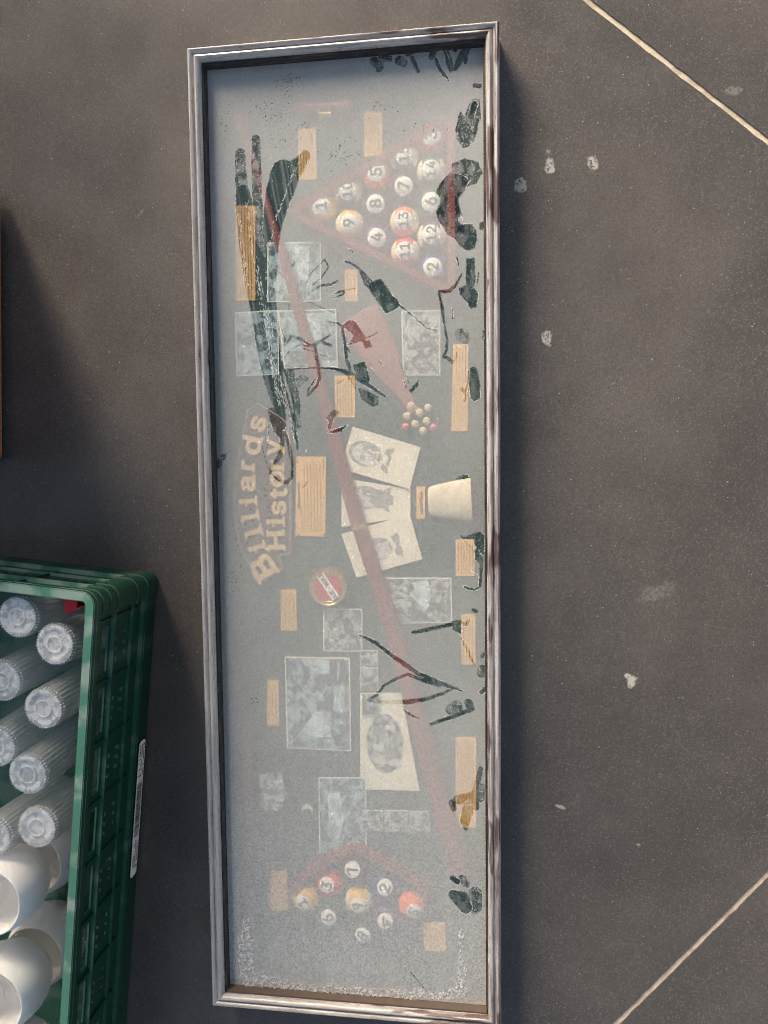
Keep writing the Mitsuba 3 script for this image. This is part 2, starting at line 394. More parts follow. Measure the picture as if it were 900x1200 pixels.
caption([(0.13,-0.2446),(0.1556,-0.2436),(0.1552,-0.3604),(0.1294,-0.3606)], 'long tan caption card with finger wipes at its lower end', 14)
caption([(-0.114,-0.4339),(-0.0921,-0.4326),(-0.092,-0.486),(-0.1152,-0.4876)], 'tan caption card left of the loose balls', 15)
caption([(0.0871,-0.4906),(0.1156,-0.4874),(0.1165,-0.526),(0.0879,-0.5271)], 'short wide tan caption card right of the loose balls', 16)
def up_text(txt, h, cx, cy, z, ang=90, bold=False, depth=.0004):
    m = meshkit.text_mesh(txt, h, depth, bold)
    b = m.bounds
    m.apply_translation((-(b[0][0] + b[1][0]) / 2, -(b[0][1] + b[1][1]) / 2, 0))
    m.apply_transform(trimesh.transformations.rotation_matrix(math.radians(ang), (0, 0, 1)))
    m.apply_translation((cx, cy, z))
    return m
big = disp + '__caption_card_006'; name = disp + '__caption_card_007'
p = [(-0.0667,0.0606)][0]
add('heading', up_text('Billiards and Pool', .0030, p[0], p[1], ZC + .0010), 'ink', big)
bodyp = poly([(-0.0625,0.1048),(-0.0328,0.1045),(-0.0355,0.014),(-0.0653,0.0139)])
add('printed_text', sheet(shapely.MultiPolygon(text_rows(bodyp, seed=21, pitch=.0041, margin=.0012)), ZC + .0012), 'ink', big)
p = [(0.0889,0.0513)][0]
add('lettering', up_text('Hall of Fame', .0034, p[0], p[1], ZC + .0010, bold=True), 'ink', name)

def print_(pts, bsdf, label, border='slide_edge', bw=.0016, z=ZC):
    pg = poly(pts)
    k = add('print', slab(pg, z, z + .0007), border, disp, label=label)
    add('picture', sheet(inset(pg, bw), z + .0011), bsdf, k)
    return k
def patch(k, name, pts, bsdf, z=ZC + .0015):
    return add(name, sheet(rough_edge(poly(pts), .0013, .0015, 8, 240), z), bsdf, k)
k = print_([(-0.101,0.3771),(-0.0326,0.3748),(-0.0339,0.3022),(-0.1026,0.3038)], 'photo_cool', 'blue grey slide above the pair of slides')
patch(k, 'pale_wall', [(-0.0663,0.3692),(-0.0478,0.3704),(-0.0486,0.3268),(-0.0617,0.3252)], 'photo_pale')
print_([(-0.145,0.2927),(-0.0885,0.2938),(-0.0891,0.2134),(-0.1448,0.2127)], 'photo_cool', 'blue slide crossed by the wide wiped stroke', z=ZC + .0002)
k = print_([(-0.0885,0.2927),(-0.0146,0.292),(-0.0136,0.2208),(-0.0823,0.2206)], 'photo_cool', 'blue slide under the scribbled star', z=ZC + .0016)
patch(k, 'pale_wall', [(-0.0602,0.2875),(-0.033,0.2875),(-0.0325,0.255),(-0.0565,0.2537)], 'photo_pale', z=ZC + .0033)
k = print_([(0.0662,0.2869),(0.1142,0.2862),(0.1137,0.207),(0.0675,0.2082)], 'photo_grey', 'pale engraving with a light border right of the bottle')
k = print_([(0.0413,-0.043),(0.1258,-0.0423),(0.1265,-0.0991),(0.0428,-0.1016)], 'photo_grey', 'grey photograph of a player below the portraits')
patch(k, 'figure', [(0.0779,-0.0481),(0.0971,-0.0458),(0.1012,-0.0672),(0.0925,-0.0867),(0.0819,-0.0804)], 'photo_pale')
patch(k, 'dark_coat', [(0.0755,-0.0675),(0.0841,-0.0739),(0.0946,-0.0953),(0.0774,-0.0967)], 'photo_dark')
rp = poly([(-0.0338,-0.0875),(0.0092,-0.0869),(0.0085,-0.134),(-0.0346,-0.1349)]).buffer(.004)
k = add('print', slab(rp, ZC, ZC + .0007), 'slide_edge', disp, label='grey card with rounded corners below the red tin')
add('picture', sheet(rp.buffer(-.0018), ZC + .0011), 'photo_grey', k)
print_([(0.0096,-0.1362),(0.0326,-0.1357),(0.0323,-0.1554),(0.0093,-0.1571)], 'photo_grey', 'small grey stamp at the upper end of the stroke', bw=.001)
print_([(0.0093,-0.1582),(0.0323,-0.1576),(0.032,-0.1874),(0.0089,-0.188)], 'photo_grey', 'small grey stamp above the oval portrait print', bw=.001)
k = print_([(-0.0892,-0.1467),(-0.0038,-0.1464),(-0.0039,-0.2681),(-0.0888,-0.2675)], 'photo_cool', 'large billiard room photograph in a pale border', 'cream', bw=.0017)
patch(k, 'lit_table', [(-0.0506,-0.2177),(-0.0304,-0.217),(-0.0287,-0.2506),(-0.0749,-0.2523)], 'photo_pale')
patch(k, 'window_light', [(-0.0684,-0.1501),(-0.0304,-0.1492),(-0.0307,-0.1681),(-0.053,-0.1675)], 'photo_pale')
patch(k, 'side_wall', [(-0.0254,-0.1857),(-0.0098,-0.1797),(-0.0126,-0.2209),(-0.0259,-0.2147)], 'photo_pale')
patch(k, 'lamp', [(-0.0486,-0.1697),(-0.0285,-0.1691),(-0.0287,-0.1836),(-0.0488,-0.1841)], 'photo_dark')
patch(k, 'dado', [(-0.0293,-0.1492),(-0.0204,-0.149),(-0.022,-0.1823),(-0.0298,-0.1836)], 'photo_dark')
patch(k, 'dado', [(-0.0171,-0.15),(-0.0071,-0.1498),(-0.0087,-0.1775),(-0.0176,-0.181)], 'photo_dark')
patch(k, 'chair_row', [(-0.0481,-0.2042),(-0.0268,-0.2035),(-0.027,-0.2136),(-0.0483,-0.2154)], 'photo_dark')
k = print_([(-0.0476,-0.3043),(0.0151,-0.3015),(0.0149,-0.4009),(-0.0482,-0.4057)], 'photo_cool', 'blue photograph above the small ball rack', 'slide_edge')
patch(k, 'pale_crowd', [(-0.0355,-0.3252),(-0.0197,-0.3222),(-0.0136,-0.3582),(-0.023,-0.3871),(-0.0341,-0.3763)], 'photo_pale')
for pts_, lb_ in (([(0.0101,-0.3445),(0.0367,-0.3431),(0.0364,-0.3702),(0.0097,-0.3716)], 'left stamp of the row of three'), ([(0.0389,-0.343),(0.0687,-0.3415),(0.0684,-0.3696),(0.0386,-0.3712)], 'middle stamp of the row of three'), ([(0.0708,-0.3425),(0.0948,-0.3413),(0.0968,-0.3691),(0.0706,-0.3706)], 'right stamp of the row of three, against the cue')):
    print_(pts_, 'photo_grey', lb_, bw=.0008, z=ZC + .0018)
kk = add('print', slab(rough_edge(poly([(-0.1274,-0.3044),(-0.0963,-0.2996),(-0.0911,-0.3279),(-0.0997,-0.3535),(-0.1249,-0.3502)]), .0012, .004, 5), ZC, ZC + .0006), 'photo_grey', disp, label='faint pale scrap at the left above the loose balls')

def ell(cx, cy, rx, ry, ang=0):
    return shapely.affinity.translate(shapely.affinity.rotate(shapely.affinity.scale(Point(0, 0).buffer(1, 20), rx, ry), ang), cx, cy)
def portrait(pts, c, rot, label, beard=False, bow=False, sc=1.28, z=ZC):
    """a drawn head and shoulders, crown towards local +y, on a cream card"""
    pg = rough_edge(poly(pts), .0002, .004, 3)
    k = add('portrait_print', slab(pg, z, z + .0007), 'cream', disp, label=label)
    def place_(g):
        g = shapely.affinity.scale(g, sc, sc, origin=(0, 0))
        return shapely.affinity.translate(shapely.affinity.rotate(g, rot, origin=(0, 0)), c[0], c[1])
    head, face = ell(0, .0045, .0108, .0155), ell(0, .0028, .0098, .0140)
    hair = head.difference(face)
    sh = rough_edge(unary_union([Polygon([(-.012, -.020), (-.009, -.013), (-.004, -.0125), (-.006, -.018)]), Polygon([(.012, -.020), (.009, -.013), (.004, -.0125), (.006, -.018)]), Polygon([(-.004, -.0155), (0, -.0172), (.004, -.0155), (.004, -.0195), (0, -.0178), (-.004, -.0195)])]), .0006, .001, 2, 400)
    if beard:
        hair = hair.union(ell(0, -.008, .0085, .0085)).union(Polygon([(-.008, -.008), (.008, -.008), (.004, -.022), (-.004, -.022)]))
    if bow:
        sh = sh.union(Polygon([(-.008, -.012), (0, -.0155), (.008, -.012), (.008, -.02), (0, -.0165), (-.008, -.02)]))
    eyes = unary_union([ell(-.0038, .005, .0019, .0009), ell(.0038, .005, .0019, .0009), ell(-.004, .0075, .0028, .0006), ell(.004, .0075, .0028, .0006), ell(0, -.0045, .0034, .0007), ell(.0016, .0008, .0006, .0034), ell(0, -.001, .0018, .0006)])
    shade = unary_union([ell(.0068, .001, .002, .0085), ell(0, -.0085, .004, .0014)])
    add('face', sheet(place_(face), z + .0011), 'pencil_light', k)
    add('hair_and_coat', sheet(place_(unary_union([hair, sh, eyes, shade.intersection(face)])), z + .0015), 'pencil', k)
    x = [pp for pp in pg.exterior.coords]
    return k
portrait([(0.0042,0.1465),(0.0889,0.1199),(0.0747,0.0683),(-0.0123,0.0946)], [(0.0259,0.1112)][0], 73, 'upper cream portrait of a man with parted hair', sc=1.38, z=ZC + .0024)
portrait([(-0.0113,0.0828),(0.0757,0.0683),(0.0754,0.0343),(-0.0123,0.0205)], [(0.0252,0.058)][0], 84, 'middle cream portrait of a bearded man behind the cue', beard=True, z=ZC)
portrait([(-0.0124,0.0118),(0.0744,0.0375),(0.0899,-0.019),(0.0065,-0.0434)], [(0.0385,-0.0053)][0], 104, 'lower cream portrait of a man with a bow tie', bow=True, z=ZC + .0012)
pg9 = poly([(0.0088,-0.1914),(0.0614,-0.1898),(0.0842,-0.3162),(0.0071,-0.3176)])
k = add('portrait_print', slab(rough_edge(pg9, .0003, .004, 4), ZC + .0003, ZC + .0009), 'cream', disp, label='cream print of an oval group scene left of the cue')
c9 = [(0.0399,-0.2569)][0]
add('picture', sheet(rough_edge(ell(c9[0], c9[1], .0235, .038, 0), .002, .004, 9, 120), ZC + .0013), 'photo_grey', k)
for (ox, oy, s_) in ((-.010, .018, .0065), (.004, .022, .0055), (.012, .008, .0065), (-.012, -.004, .006), (.002, -.012, .0075), (-.010, -.022, .006), (.009, -.024, .006)):
    g_ = unary_union([ell(c9[0] + ox, c9[1] + oy, s_ * .55, s_ * .7), ell(c9[0] + ox + s_ * 1.1, c9[1] + oy, s_ * .7, s_ * 1.0)])
    add('figure', sheet(rough_edge(g_, .0008, .002, 3, 300), ZC + .0017), 'pencil' if s_ > .006 else 'pencil_light', k)

print_([(0.011,-0.1913),(0.0352,-0.1906),(0.0349,-0.2193),(0.0107,-0.2201)], 'photo_grey', 'grey stamp overlapping the oval group print', bw=.001, z=ZC + .0020)

# --- title plaque
t1 = [('B', 308, 664, 118), ('i', 303, 641, 110), ('l', 297, 622, 104), ('l', 293, 604, 97), ('i', 290, 588, 92), ('a', 291, 567, 87), ('r', 292, 545, 82), ('d', 297, 521, 74), ('s', 305, 496, 64)]
C1 = [(-0.1144,-0.0301),(-0.1217,-0.0048),(-0.1258,0.0161),(-0.1298,0.0358),(-0.1317,0.0544),(-0.1312,0.0762),(-0.1306,0.1002),(-0.1255,0.125),(-0.116,0.1519)]
C2 = [(-0.0962,0.004),(-0.0963,0.0281),(-0.0914,0.0455),(-0.0911,0.064),(-0.0929,0.0824),(-0.0926,0.0998),(-0.0932,0.1224)]
pl_pts = poly([(-0.1432,-0.0038),(-0.1501,0.0402),(-0.1479,0.084),(-0.139,0.1274),(-0.129,0.1683),(-0.1165,0.1766),(-0.0902,0.16),(-0.0793,0.1512),(-0.0767,0.1157),(-0.0792,-0.0101),(-0.0938,-0.0146),(-0.0896,-0.0299),(-0.116,-0.05),(-0.1249,-0.0456),(-0.1313,-0.0258)]).buffer(.003).buffer(-.002)
tp = add('title_plaque', slab(pl_pts, ZC + .0005, ZC + .0040), 'plaque', disp, label='dark plaque with raised gold title letters reading Billiards History')
add('edge', slab(pl_pts.buffer(.0008).difference(pl_pts.buffer(-.0006)), ZC + .0004, ZC + .0046), 'plaque_edge', tp)
H1 = [.027, .019, .019, .019, .019, .019, .019, .021, .021]
A1 = [122, 108, 103, 98, 93, 88, 83, 76, 66]
def slab_letter(ch, h, c, ang):
    """bold letter with slab serifs, reading along ang"""
    g = text_shape(ch, h, True)
    x0_, y0_, x1_, y1_ = g.bounds
    g = shapely.affinity.scale(g, 1.22, 1.0).buffer(h * .022)
    x0_, y0_, x1_, y1_ = g.bounds
    e, t_ = h * .13, h * .12
    bars_ = []
    if ch in 'ilr': bars_.append(sbox(x0_ - e * (1.2 if ch != 'r' else .8), y0_, (x1_ if ch != 'r' else x0_ + h * .30) + e, y0_ + t_))
    if ch in 'il': bars_.append(sbox(x0_ - e * 1.2, (y1_ if ch == 'l' else y0_ + h * .76) - t_, (x0_ + x1_) / 2, y1_ if ch == 'l' else y0_ + h * .76))
    if ch == 'H':
        for xx in (x0_ + h * .09, x1_ - h * .09):
            for yy_ in (y0_, y1_ - t_): bars_.append(sbox(xx - h * .19, yy_, xx + h * .19, yy_ + t_))
    if ch == 'B':
        for yy_ in (y0_, y1_ - t_): bars_.append(sbox(x0_ - e * .9, yy_, x0_ + h * .25, yy_ + t_))
    if ch == 'd': bars_.append(sbox(x1_ - h * .12, y0_, x1_ + e, y0_ + t_)); bars_.append(sbox(x1_ - h * .28, y1_ - t_, x1_, y1_))
    if ch == 'a': bars_.append(sbox(x1_ - h * .12, y0_, x1_ + e, y0_ + t_))
    if ch == 'y': bars_ += [sbox(x0_ - e * .6, y1_ - t_, x0_ + h * .28, y1_), sbox(x1_ - h * .28, y1_ - t_, x1_ + e * .6, y1_)]
    g = unary_union([g] + bars_)
    g = shapely.affinity.translate(shapely.affinity.rotate(g, ang, origin=(0, 0)), *c)
    return slab(g, ZC + .0042, ZC + .0060)
for ch, c_, h_, a_ in zip('Billiards', C1, (.0290, .0215, .0225, .0225, .0215, .0220, .0215, .0240, .0230), A1):
    add('letter', slab_letter(ch, h_, c_, a_), 'gold_letter', tp)
for ch, c_, a_ in zip('History', C2, (92, 91, 90, 90, 89, 88, 88)):
    add('letter', slab_letter(ch, .0218 if ch != 'y' else .020, c_, a_), 'gold_letter', tp)

# --- billiard balls (half sunk relief balls) and racks
RB, SQ, CZ = .0180, .74, .0068
def dome_z(dx, dy, up=0.0):
    return CZ + SQ * np.sqrt(np.maximum(RB ** 2 - dx ** 2 - dy ** 2, 0)) + up
def ball_core():
    n, m = 40, 20
    V, F = [], []
    for i in range(m + 1):
        ph = math.pi * i / m
        for j in range(n):
            th = 2 * math.pi * j / n
            V.append((RB * math.cos(ph), RB * math.sin(ph) * math.cos(th), SQ * RB * math.sin(ph) * math.sin(th)))
    for i in range(m):
        for j in range(n):
            a, b = i * n + j, i * n + (j + 1) % n
            F += [(a, b, b + n), (a, b + n, a + n)]
    return np.array(V), np.array(F)
BV, BF = ball_core()
def drape(g, c, up):
    """a thin patch lying on the ball of centre c"""
    ms = []
    for p_ in geoms(g):
        v, f = trimesh.creation.triangulate_polygon(p_.segmentize(.0012), engine='earcut')
        m = trimesh.Trimesh(np.column_stack([v, np.zeros(len(v))]), f, process=False)
        m = m.subdivide_to_size(.0016)
        ms.append(m)
    m = cat_mesh(ms)
    v = np.array(m.vertices)
    v[:, 2] = dome_z(v[:, 0] - c[0], v[:, 1] - c[1], up)
    f = np.array(m.faces)
    a, b, d = v[f[:, 0]], v[f[:, 1]], v[f[:, 2]]
    fl = np.cross(b - a, d - a)[:, 2] < 0
    f[fl] = f[fl][:, ::-1]
    return trimesh.Trimesh(v, f, process=False)
NUM = {i: ('yellow', 'blue', 'red', 'purple', 'orange', 'green', 'maroon', 'black', 'yellow', 'blue', 'red', 'purple', 'orange', 'green', 'maroon')[i - 1] for i in range(1, 16)}
def ball(num, c, disc, rot, where, rd=.0112):
    col = NUM[num]
    stripe = num > 8
    cx_f = BV[BF].mean(1)
    caps = np.abs(cx_f[:, 0]) > RB * .62
    def sub(mask):
        m = trimesh.Trimesh(BV, BF[mask], process=True); trimesh.repair.fix_normals(m)
        m.apply_translation((c[0], c[1], CZ)); return m
    base = sub(~caps) if stripe else sub(np.ones(len(BF), bool))
    k = add('billiard_ball', base, 'ball_' + col, disp, smooth=True, label=f'{col} {"striped" if stripe else "solid"} ball number {num} {where}')
    if stripe:
        add('pale_cap', sub(caps & (cx_f[:, 0] < 0)), 'ball_ivory', k, smooth=True)
        add('pale_cap', sub(caps & (cx_f[:, 0] > 0)), 'ball_ivory', k, smooth=True)
    dsc = Point(*disc).buffer(rd, 24).intersection(Point(*c).buffer(RB * .985, 32))
    add('number_disc', drape(dsc, c, .0003), 'ball_disc', k, smooth=True)
    g = text_shape(str(num), .0134 if num < 10 else .0116)
    g = shapely.affinity.translate(shapely.affinity.rotate(g, rot, origin=(0, 0)), *disc)
    add('numeral', drape(g.intersection(Point(*c).buffer(RB * .98)), c, .0007), 'black_print', k)
    return k
BT = dict(zip((1, 10, 9, 5, 8, 4, 15, 7, 13, 11, 3, 14, 6, 12, 2), [(-0.0291,0.414),(0.0033,0.4309),(0.0048,0.3919),(0.0391,0.4499),(0.0376,0.4128),(0.0386,0.3729),(0.0728,0.4682),(0.0719,0.4319),(0.0715,0.3919),(0.0727,0.3556),(0.1056,0.4883),(0.1048,0.4493),(0.1045,0.4116),(0.1047,0.3737),(0.106,0.3349)]))
BTb = dict(zip((1, 10, 9, 5, 8, 4, 15, 7, 13, 11, 3, 14, 6, 12, 2), [(-0.0303,0.4159),(0.0025,0.4325),(0.004,0.393),(0.0375,0.4497),(0.0371,0.4142),(0.0377,0.3744),(0.0717,0.4698),(0.0713,0.4336),(0.0714,0.3931),(0.0721,0.3564),(0.1048,0.4876),(0.1046,0.4507),(0.1043,0.4125),(0.1045,0.3741),(0.1058,0.3355)]))
for n_, c_ in BTb.items():
    ball(n_, c_, BT[n_], 90, 'in the large triangle')
for n_, d_, c_, r_ in zip((7, 3, 2, 1, 9, 5, 6, 4, 8), [(-0.0025,-0.419),(-0.0363,-0.4416),(0.0392,-0.4401),(-0.0689,-0.4666),(0.0041,-0.4656),(0.0762,-0.4691),(-0.0348,-0.4849),(0.0393,-0.4842),(0.0097,-0.5051)],
                          [(-0.0022,-0.4281),(-0.033,-0.4461),(0.0366,-0.4485),(-0.0658,-0.4656),(0.0035,-0.4638),(0.0708,-0.4644),(-0.0336,-0.4889),(0.0362,-0.4885),(0.0102,-0.5053)], (115, 80, 70, 125, 110, 60, 120, 30, 50)):
    c_ = (c_[0] * .6 + d_[0] * .4, c_[1] * .6 + d_[1] * .4)
    ball(n_, c_, d_, r_, 'among the loose balls of the small rack', .0100)
def bar_frame(outer, w, z0, z1, r=.008):
    o = Polygon(outer).buffer(-r).buffer(r)
    return o, slab(o.difference(o.buffer(-w)), z0, z1)
tri = [(-0.0671,0.4104),(-0.0605,0.4172),(0.1154,0.5063),(0.1285,0.5074),(0.1335,0.4992),(0.1324,0.3117),(0.1263,0.3039),(0.1171,0.3063),(-0.063,0.401)]
to_, tm = bar_frame(tri, .0085, .0065, .0205, .006)
kr_ = add('ball_rack', tm, 'rosewood', disp, label='large triangular rosewood rack round fifteen balls')
add('tray', sheet(to_.buffer(-.004), ZC), 'rack_tray', kr_)
hr = brush([(-0.0794,-0.4513,0.00958),(-0.0769,-0.4408,0.00958),(-0.0552,-0.4246,0.00958),(-0.0223,-0.4021,0.00958),(-0.0032,-0.3942,0.00958),(0.0056,-0.3937,0.00958),(0.0385,-0.4075,0.00958),(0.0711,-0.4245,0.00958),(0.0884,-0.4357,0.00958),(0.0927,-0.4478,0.00851)])
add('ball_rack', slab(hr, .0065, .019), 'rosewood', disp, label='open rosewood rack arched above the loose balls')

# --- cues, bottle, tally balls, tin, cone, coin
def rod(pts, flat=.72, zc=.0130, n=20):
    """tapered round stick along (x, y, width)"""
    V, F = [], []
    P_ = np.array([p_[:2] for p_ in pts]); d_ = P_[-1] - P_[0]; d_ /= np.linalg.norm(d_); nn = np.array([-d_[1], d_[0]])
    for (x, y, w_) in pts:
        for j in range(n):
            t_ = 2 * math.pi * j / n
            q_ = np.array([x, y]) + nn * w_ / 2 * math.cos(t_)
            V.append((q_[0], q_[1], zc + flat * w_ / 2 * math.sin(t_)))
    for i in range(len(pts) - 1):
        for j in range(n):
            a, b = i * n + j, i * n + (j + 1) % n
            F += [(a, b, b + n), (a, b + n, a + n)]
    s0 = len(V); V.append((*pts[0][:2], zc)); V.append((*pts[-1][:2], zc)); e0 = (len(pts) - 1) * n
    for j in range(n):
        F += [(s0, (j + 1) % n, j), (s0 + 1, e0 + j, e0 + (j + 1) % n)]
    m = trimesh.Trimesh(np.array(V), np.array(F), process=False)
    trimesh.repair.fix_normals(m)
    return m
k = add('cue_stick', rod([(0.0115,0.0209,0.01872),(0.0521,-0.1046,0.02086),(0.0937,-0.2615,0.02353),(0.1347,-0.4166,0.02567)], flat=.55), 'rosewood', disp, smooth=40, label='long rosewood cue lying diagonally across the display')
add('shaft', rod([(-0.1463,0.5633,0.00481),(-0.1217,0.4994,0.00695),(-0.0812,0.3632,0.0107),(-0.0385,0.2104,0.01498),(-0.0152,0.1181,0.01711),(0.0105,0.0231,0.01872)], flat=.6), 'rosewood', k, smooth=40)
add('joint_ring', rod([(0.0105,0.0247,0.01947),(0.0117,0.0182,0.01968)], flat=.6), 'brass', k, smooth=40)
k = add('cue_stick', rod([(-0.1402,-0.2369,0.01391),(-0.1403,-0.3393,0.01604),(-0.1401,-0.4314,0.01711),(-0.1393,-0.5199,0.01818)], flat=.6), 'dark_wood', disp, smooth=40, label='short upright cue butt near the left edge')
add('butt_cap', rod([(-0.1392,-0.521,0.01872),(-0.1389,-0.5292,0.01711)], flat=.6), 'brass', k, smooth=40)
k = add('cue_rest', rod([(-0.0606,0.5358,0.0107),(-0.033,0.5328,0.0107),(0.0091,0.5318,0.01391)], flat=.6), 'rosewood', disp, smooth=40, label='short cue rest with brass tip near the top')
add('brass_tip', rod([(-0.031,0.5246,0.00642),(-0.0162,0.5236,0.00642)], flat=.6), 'brass', k, smooth=40)
k = add('tally_bottle', rod([(0.0125,0.2838,0.05027),(0.0151,0.2795,0.05348),(0.0265,0.2585,0.05134),(0.0379,0.2384,0.04706),(0.0472,0.2216,0.03851),(0.0575,0.2037,0.02674),(0.0669,0.1879,0.01711),(0.0762,0.1721,0.01391),(0.0793,0.1658,0.01498)], flat=.34, zc=.0075), 'leather', disp, smooth=40, label='brown leather tally bottle spilling small balls')
add('mouth_ring', rod([(0.0793,0.1668,0.01551),(0.0813,0.1626,0.01551)], flat=.5, zc=.0085), 'brass', k, smooth=40)
for i_, c_ in enumerate([(0.0777,0.1704),(0.0988,0.1678),(0.0723,0.1579),(0.0882,0.1623),(0.0965,0.1517),(0.0823,0.1483),(0.0706,0.1454),(0.1049,0.1437),(0.0922,0.1398)]):
    pk = i_ in (6, 7)
    s_ = trimesh.creation.icosphere(2, .0046); s_.apply_translation((c_[0], c_[1], .0100))
    kb = add('tally_ball', s_, 'pink' if pk else 'ball_ivory', disp, smooth=True, label='small pink tally ball' if pk else None)
    if not pk:
        rg = lathe([(.0028, 0), (.0030, .0005), (.0022, .0006), (.0020, 0)], 16); rg.apply_translation((c_[0], c_[1], .0139))
        add('number_ring', rg, 'brass', kb)
c_ = [(-0.0294,-0.0548)][0]
tl = lathe([(.0240, .0062), (.0242, .0150), (.0236, .0160), (.0226, .0160), (.0218, .0150), (.0205, .0146), (.0200, .0150), (.0185, .0152), (.0178, .0146), (0, .0146)], 64)
tl.apply_translation((c_[0], c_[1], 0))
k = add('wax_tin', tl, 'brass', disp, smooth=35, label='round brass tin with red lid and a white label strip')
add('red_lid', sheet(Point(*c_).buffer(.0172, 32), .0151), 'tin_red', k)
strip = shapely.affinity.translate(shapely.affinity.rotate(sbox(-.0175, -.0052, .0175, .0052), -56), *[(-0.0288,-0.0538)][0])
add('label_strip', sheet(strip, .0157), 'ball_disc', k)
q_ = [(-0.0285,-0.0542)][0]
add('lettering', up_text('CUE-WAX', .0060, q_[0], q_[1], .0160, 124, False, .0003), 'black_print', k)
add('chalk_cone', rod([(0.0978,0.0526,0.02674),(0.0994,0.0526,0.03423),(0.1046,0.0531,0.03851),(0.1277,0.054,0.04706),(0.1495,0.055,0.05295),(0.1511,0.0551,0.05241)], flat=.34, zc=.0075), 'ivory', disp, smooth=40, label='ivory chalk cone lying on its side at the right')
c_ = [(-0.0631,-0.3493)][0]
cr = Point(*c_).buffer(.0078, 24).difference(Point(c_[0] + .0002, c_[1] - .0050).buffer(.0078, 24))
k = add('crescent', slab(cr, ZC, ZC + .0012), 'ivory', disp, label='small pale crescent above the loose balls')

# --- the dust on the glass: one film with the finger wiped marks cut out of it
ZD = ZG + .0005
wipe = []      # clear marks
part_wipe = [] # marks that left a thinner, streaky film
def w(pts): wipe.append(brush(pts))
def wp(pts): wipe.append(poly(pts).buffer(.0004))
def s(pts): part_wipe.append(brush(pts))
def sp(pts): part_wipe.append(poly(pts).buffer(.0004))
w([(-0.0461,0.4748,0.00951),(-0.0505,0.465,0.01374),(-0.0592,0.4524,0.01585),(-0.068,0.4398,0.01585)])
wp([(-0.0845,0.4671),(-0.0748,0.4695),(-0.0653,0.4669),(-0.0568,0.4714),(-0.0482,0.4789),(-0.0408,0.4764),(-0.0399,0.4703),(-0.0474,0.4608),(-0.0551,0.4451),(-0.0607,0.4303),(-0.0674,0.4155),(-0.0741,0.3996),(-0.0787,0.3836),(-0.0823,0.3654),(-0.0839,0.3429),(-0.0853,0.3244),(-0.0972,0.3249),(-0.0987,0.3559),(-0.1012,0.3888),(-0.0996,0.4112),(-0.0958,0.4354),(-0.0901,0.4553)])
w([(-0.126,0.4341,0.01796),(-0.1242,0.4187,0.02219),(-0.1232,0.3961,0.02219),(-0.121,0.3724,0.02219),(-0.1139,0.3514,0.03064),(-0.1079,0.3306,0.03804),(-0.1031,0.2994,0.03487),(-0.1004,0.2785,0.03276),(-0.0986,0.2577,0.0317),(-0.0959,0.2347,0.02959),(-0.092,0.2105,0.02642),(-0.0871,0.1873,0.02219),(-0.0832,0.1663,0.01479),(-0.0814,0.1473,0.00951)])
w([(-0.0897,0.2209,0.0074),(-0.0784,0.1892,0.00845),(-0.0702,0.1628,0.00634),(-0.0643,0.1312,0.00528),(-0.0624,0.1185,0.00211)])
w([(-0.084,0.2312,0.00528),(-0.0747,0.2101,0.00423),(-0.0667,0.1785,0.00423),(-0.064,0.147,0.00317)])
s([(-0.1276,0.4799,0.01268),(-0.1276,0.4596,0.01426),(-0.1261,0.4331,0.01691)])
s([(-0.1074,0.4958,0.01057),(-0.108,0.4686,0.01215),(-0.1076,0.4381,0.01215),(-0.1064,0.3973,0.01268),(-0.104,0.3561,0.01162)])
s([(-0.0703,0.2152,0.01057),(-0.0634,0.1784,0.00951),(-0.0608,0.1469,0.00528)])
w([(-0.0952,0.1665,0.01057),(-0.091,0.158,0.01479),(-0.0869,0.1442,0.01268),(-0.0859,0.1389,0.00845)])
w([(-0.0848,0.1421,0.00845),(-0.0817,0.1315,0.00634),(-0.083,0.1199,0.00634),(-0.0866,0.1083,0.00634),(-0.0966,0.0999,0.00528),(-0.0979,0.0903,0.0037),(-0.0882,0.0807,0.00423),(-0.0763,0.0774,0.00528),(-0.0707,0.0848,0.00528),(-0.0703,0.1049,0.00528),(-0.0742,0.1282,0.00528),(-0.0783,0.1409,0.00423)])
w([(-0.0985,0.1655,0.00106),(-0.0995,0.1423,0.00127),(-0.1016,0.1212,0.00085)]); w([(-0.1092,0.1266,0.00085),(-0.1041,0.1074,0.00106),(-0.099,0.0914,0.00085)])
w([(-0.0516,0.1184,0.00106),(-0.0529,0.1068,0.00085)]); w([(-0.0579,0.0709,0.00169),(-0.0524,0.0761,0.00211),(-0.0501,0.0814,0.00106)])
# finger tips at the top right
s([(0.0385,0.5756,0.01057),(0.0456,0.5711,0.01162),(0.0465,0.5671,0.00845)]); w([(0.0445,0.5663,0.0074),(0.0476,0.568,0.00528)]); s([(0.0477,0.5787,0.00951),(0.0568,0.577,0.00845)]); w([(0.0467,0.5798,0.00423),(0.0528,0.5803,0.00423)])
s([(0.069,0.5741,0.01057),(0.074,0.5708,0.00951)]); w([(0.0791,0.5811,0.00634),(0.0872,0.5833,0.00528)]); w([(0.0841,0.5758,0.00528),(0.0881,0.5668,0.00528),(0.091,0.5598,0.00423)])
w([(0.1072,0.5759,0.00845),(0.1083,0.5787,0.00845)]); w([(0.1113,0.5833,0.0074),(0.1163,0.5829,0.00528)]); w([(0.1122,0.5726,0.00423),(0.1161,0.5617,0.00528),(0.1221,0.5535,0.00423),(0.128,0.5463,0.00106)]); w([(0.1213,0.5825,0.00317),(0.1252,0.5707,0.00528),(0.1291,0.5578,0.00423)]); s([(0.1242,0.5804,0.00634),(0.1311,0.5586,0.00634)])
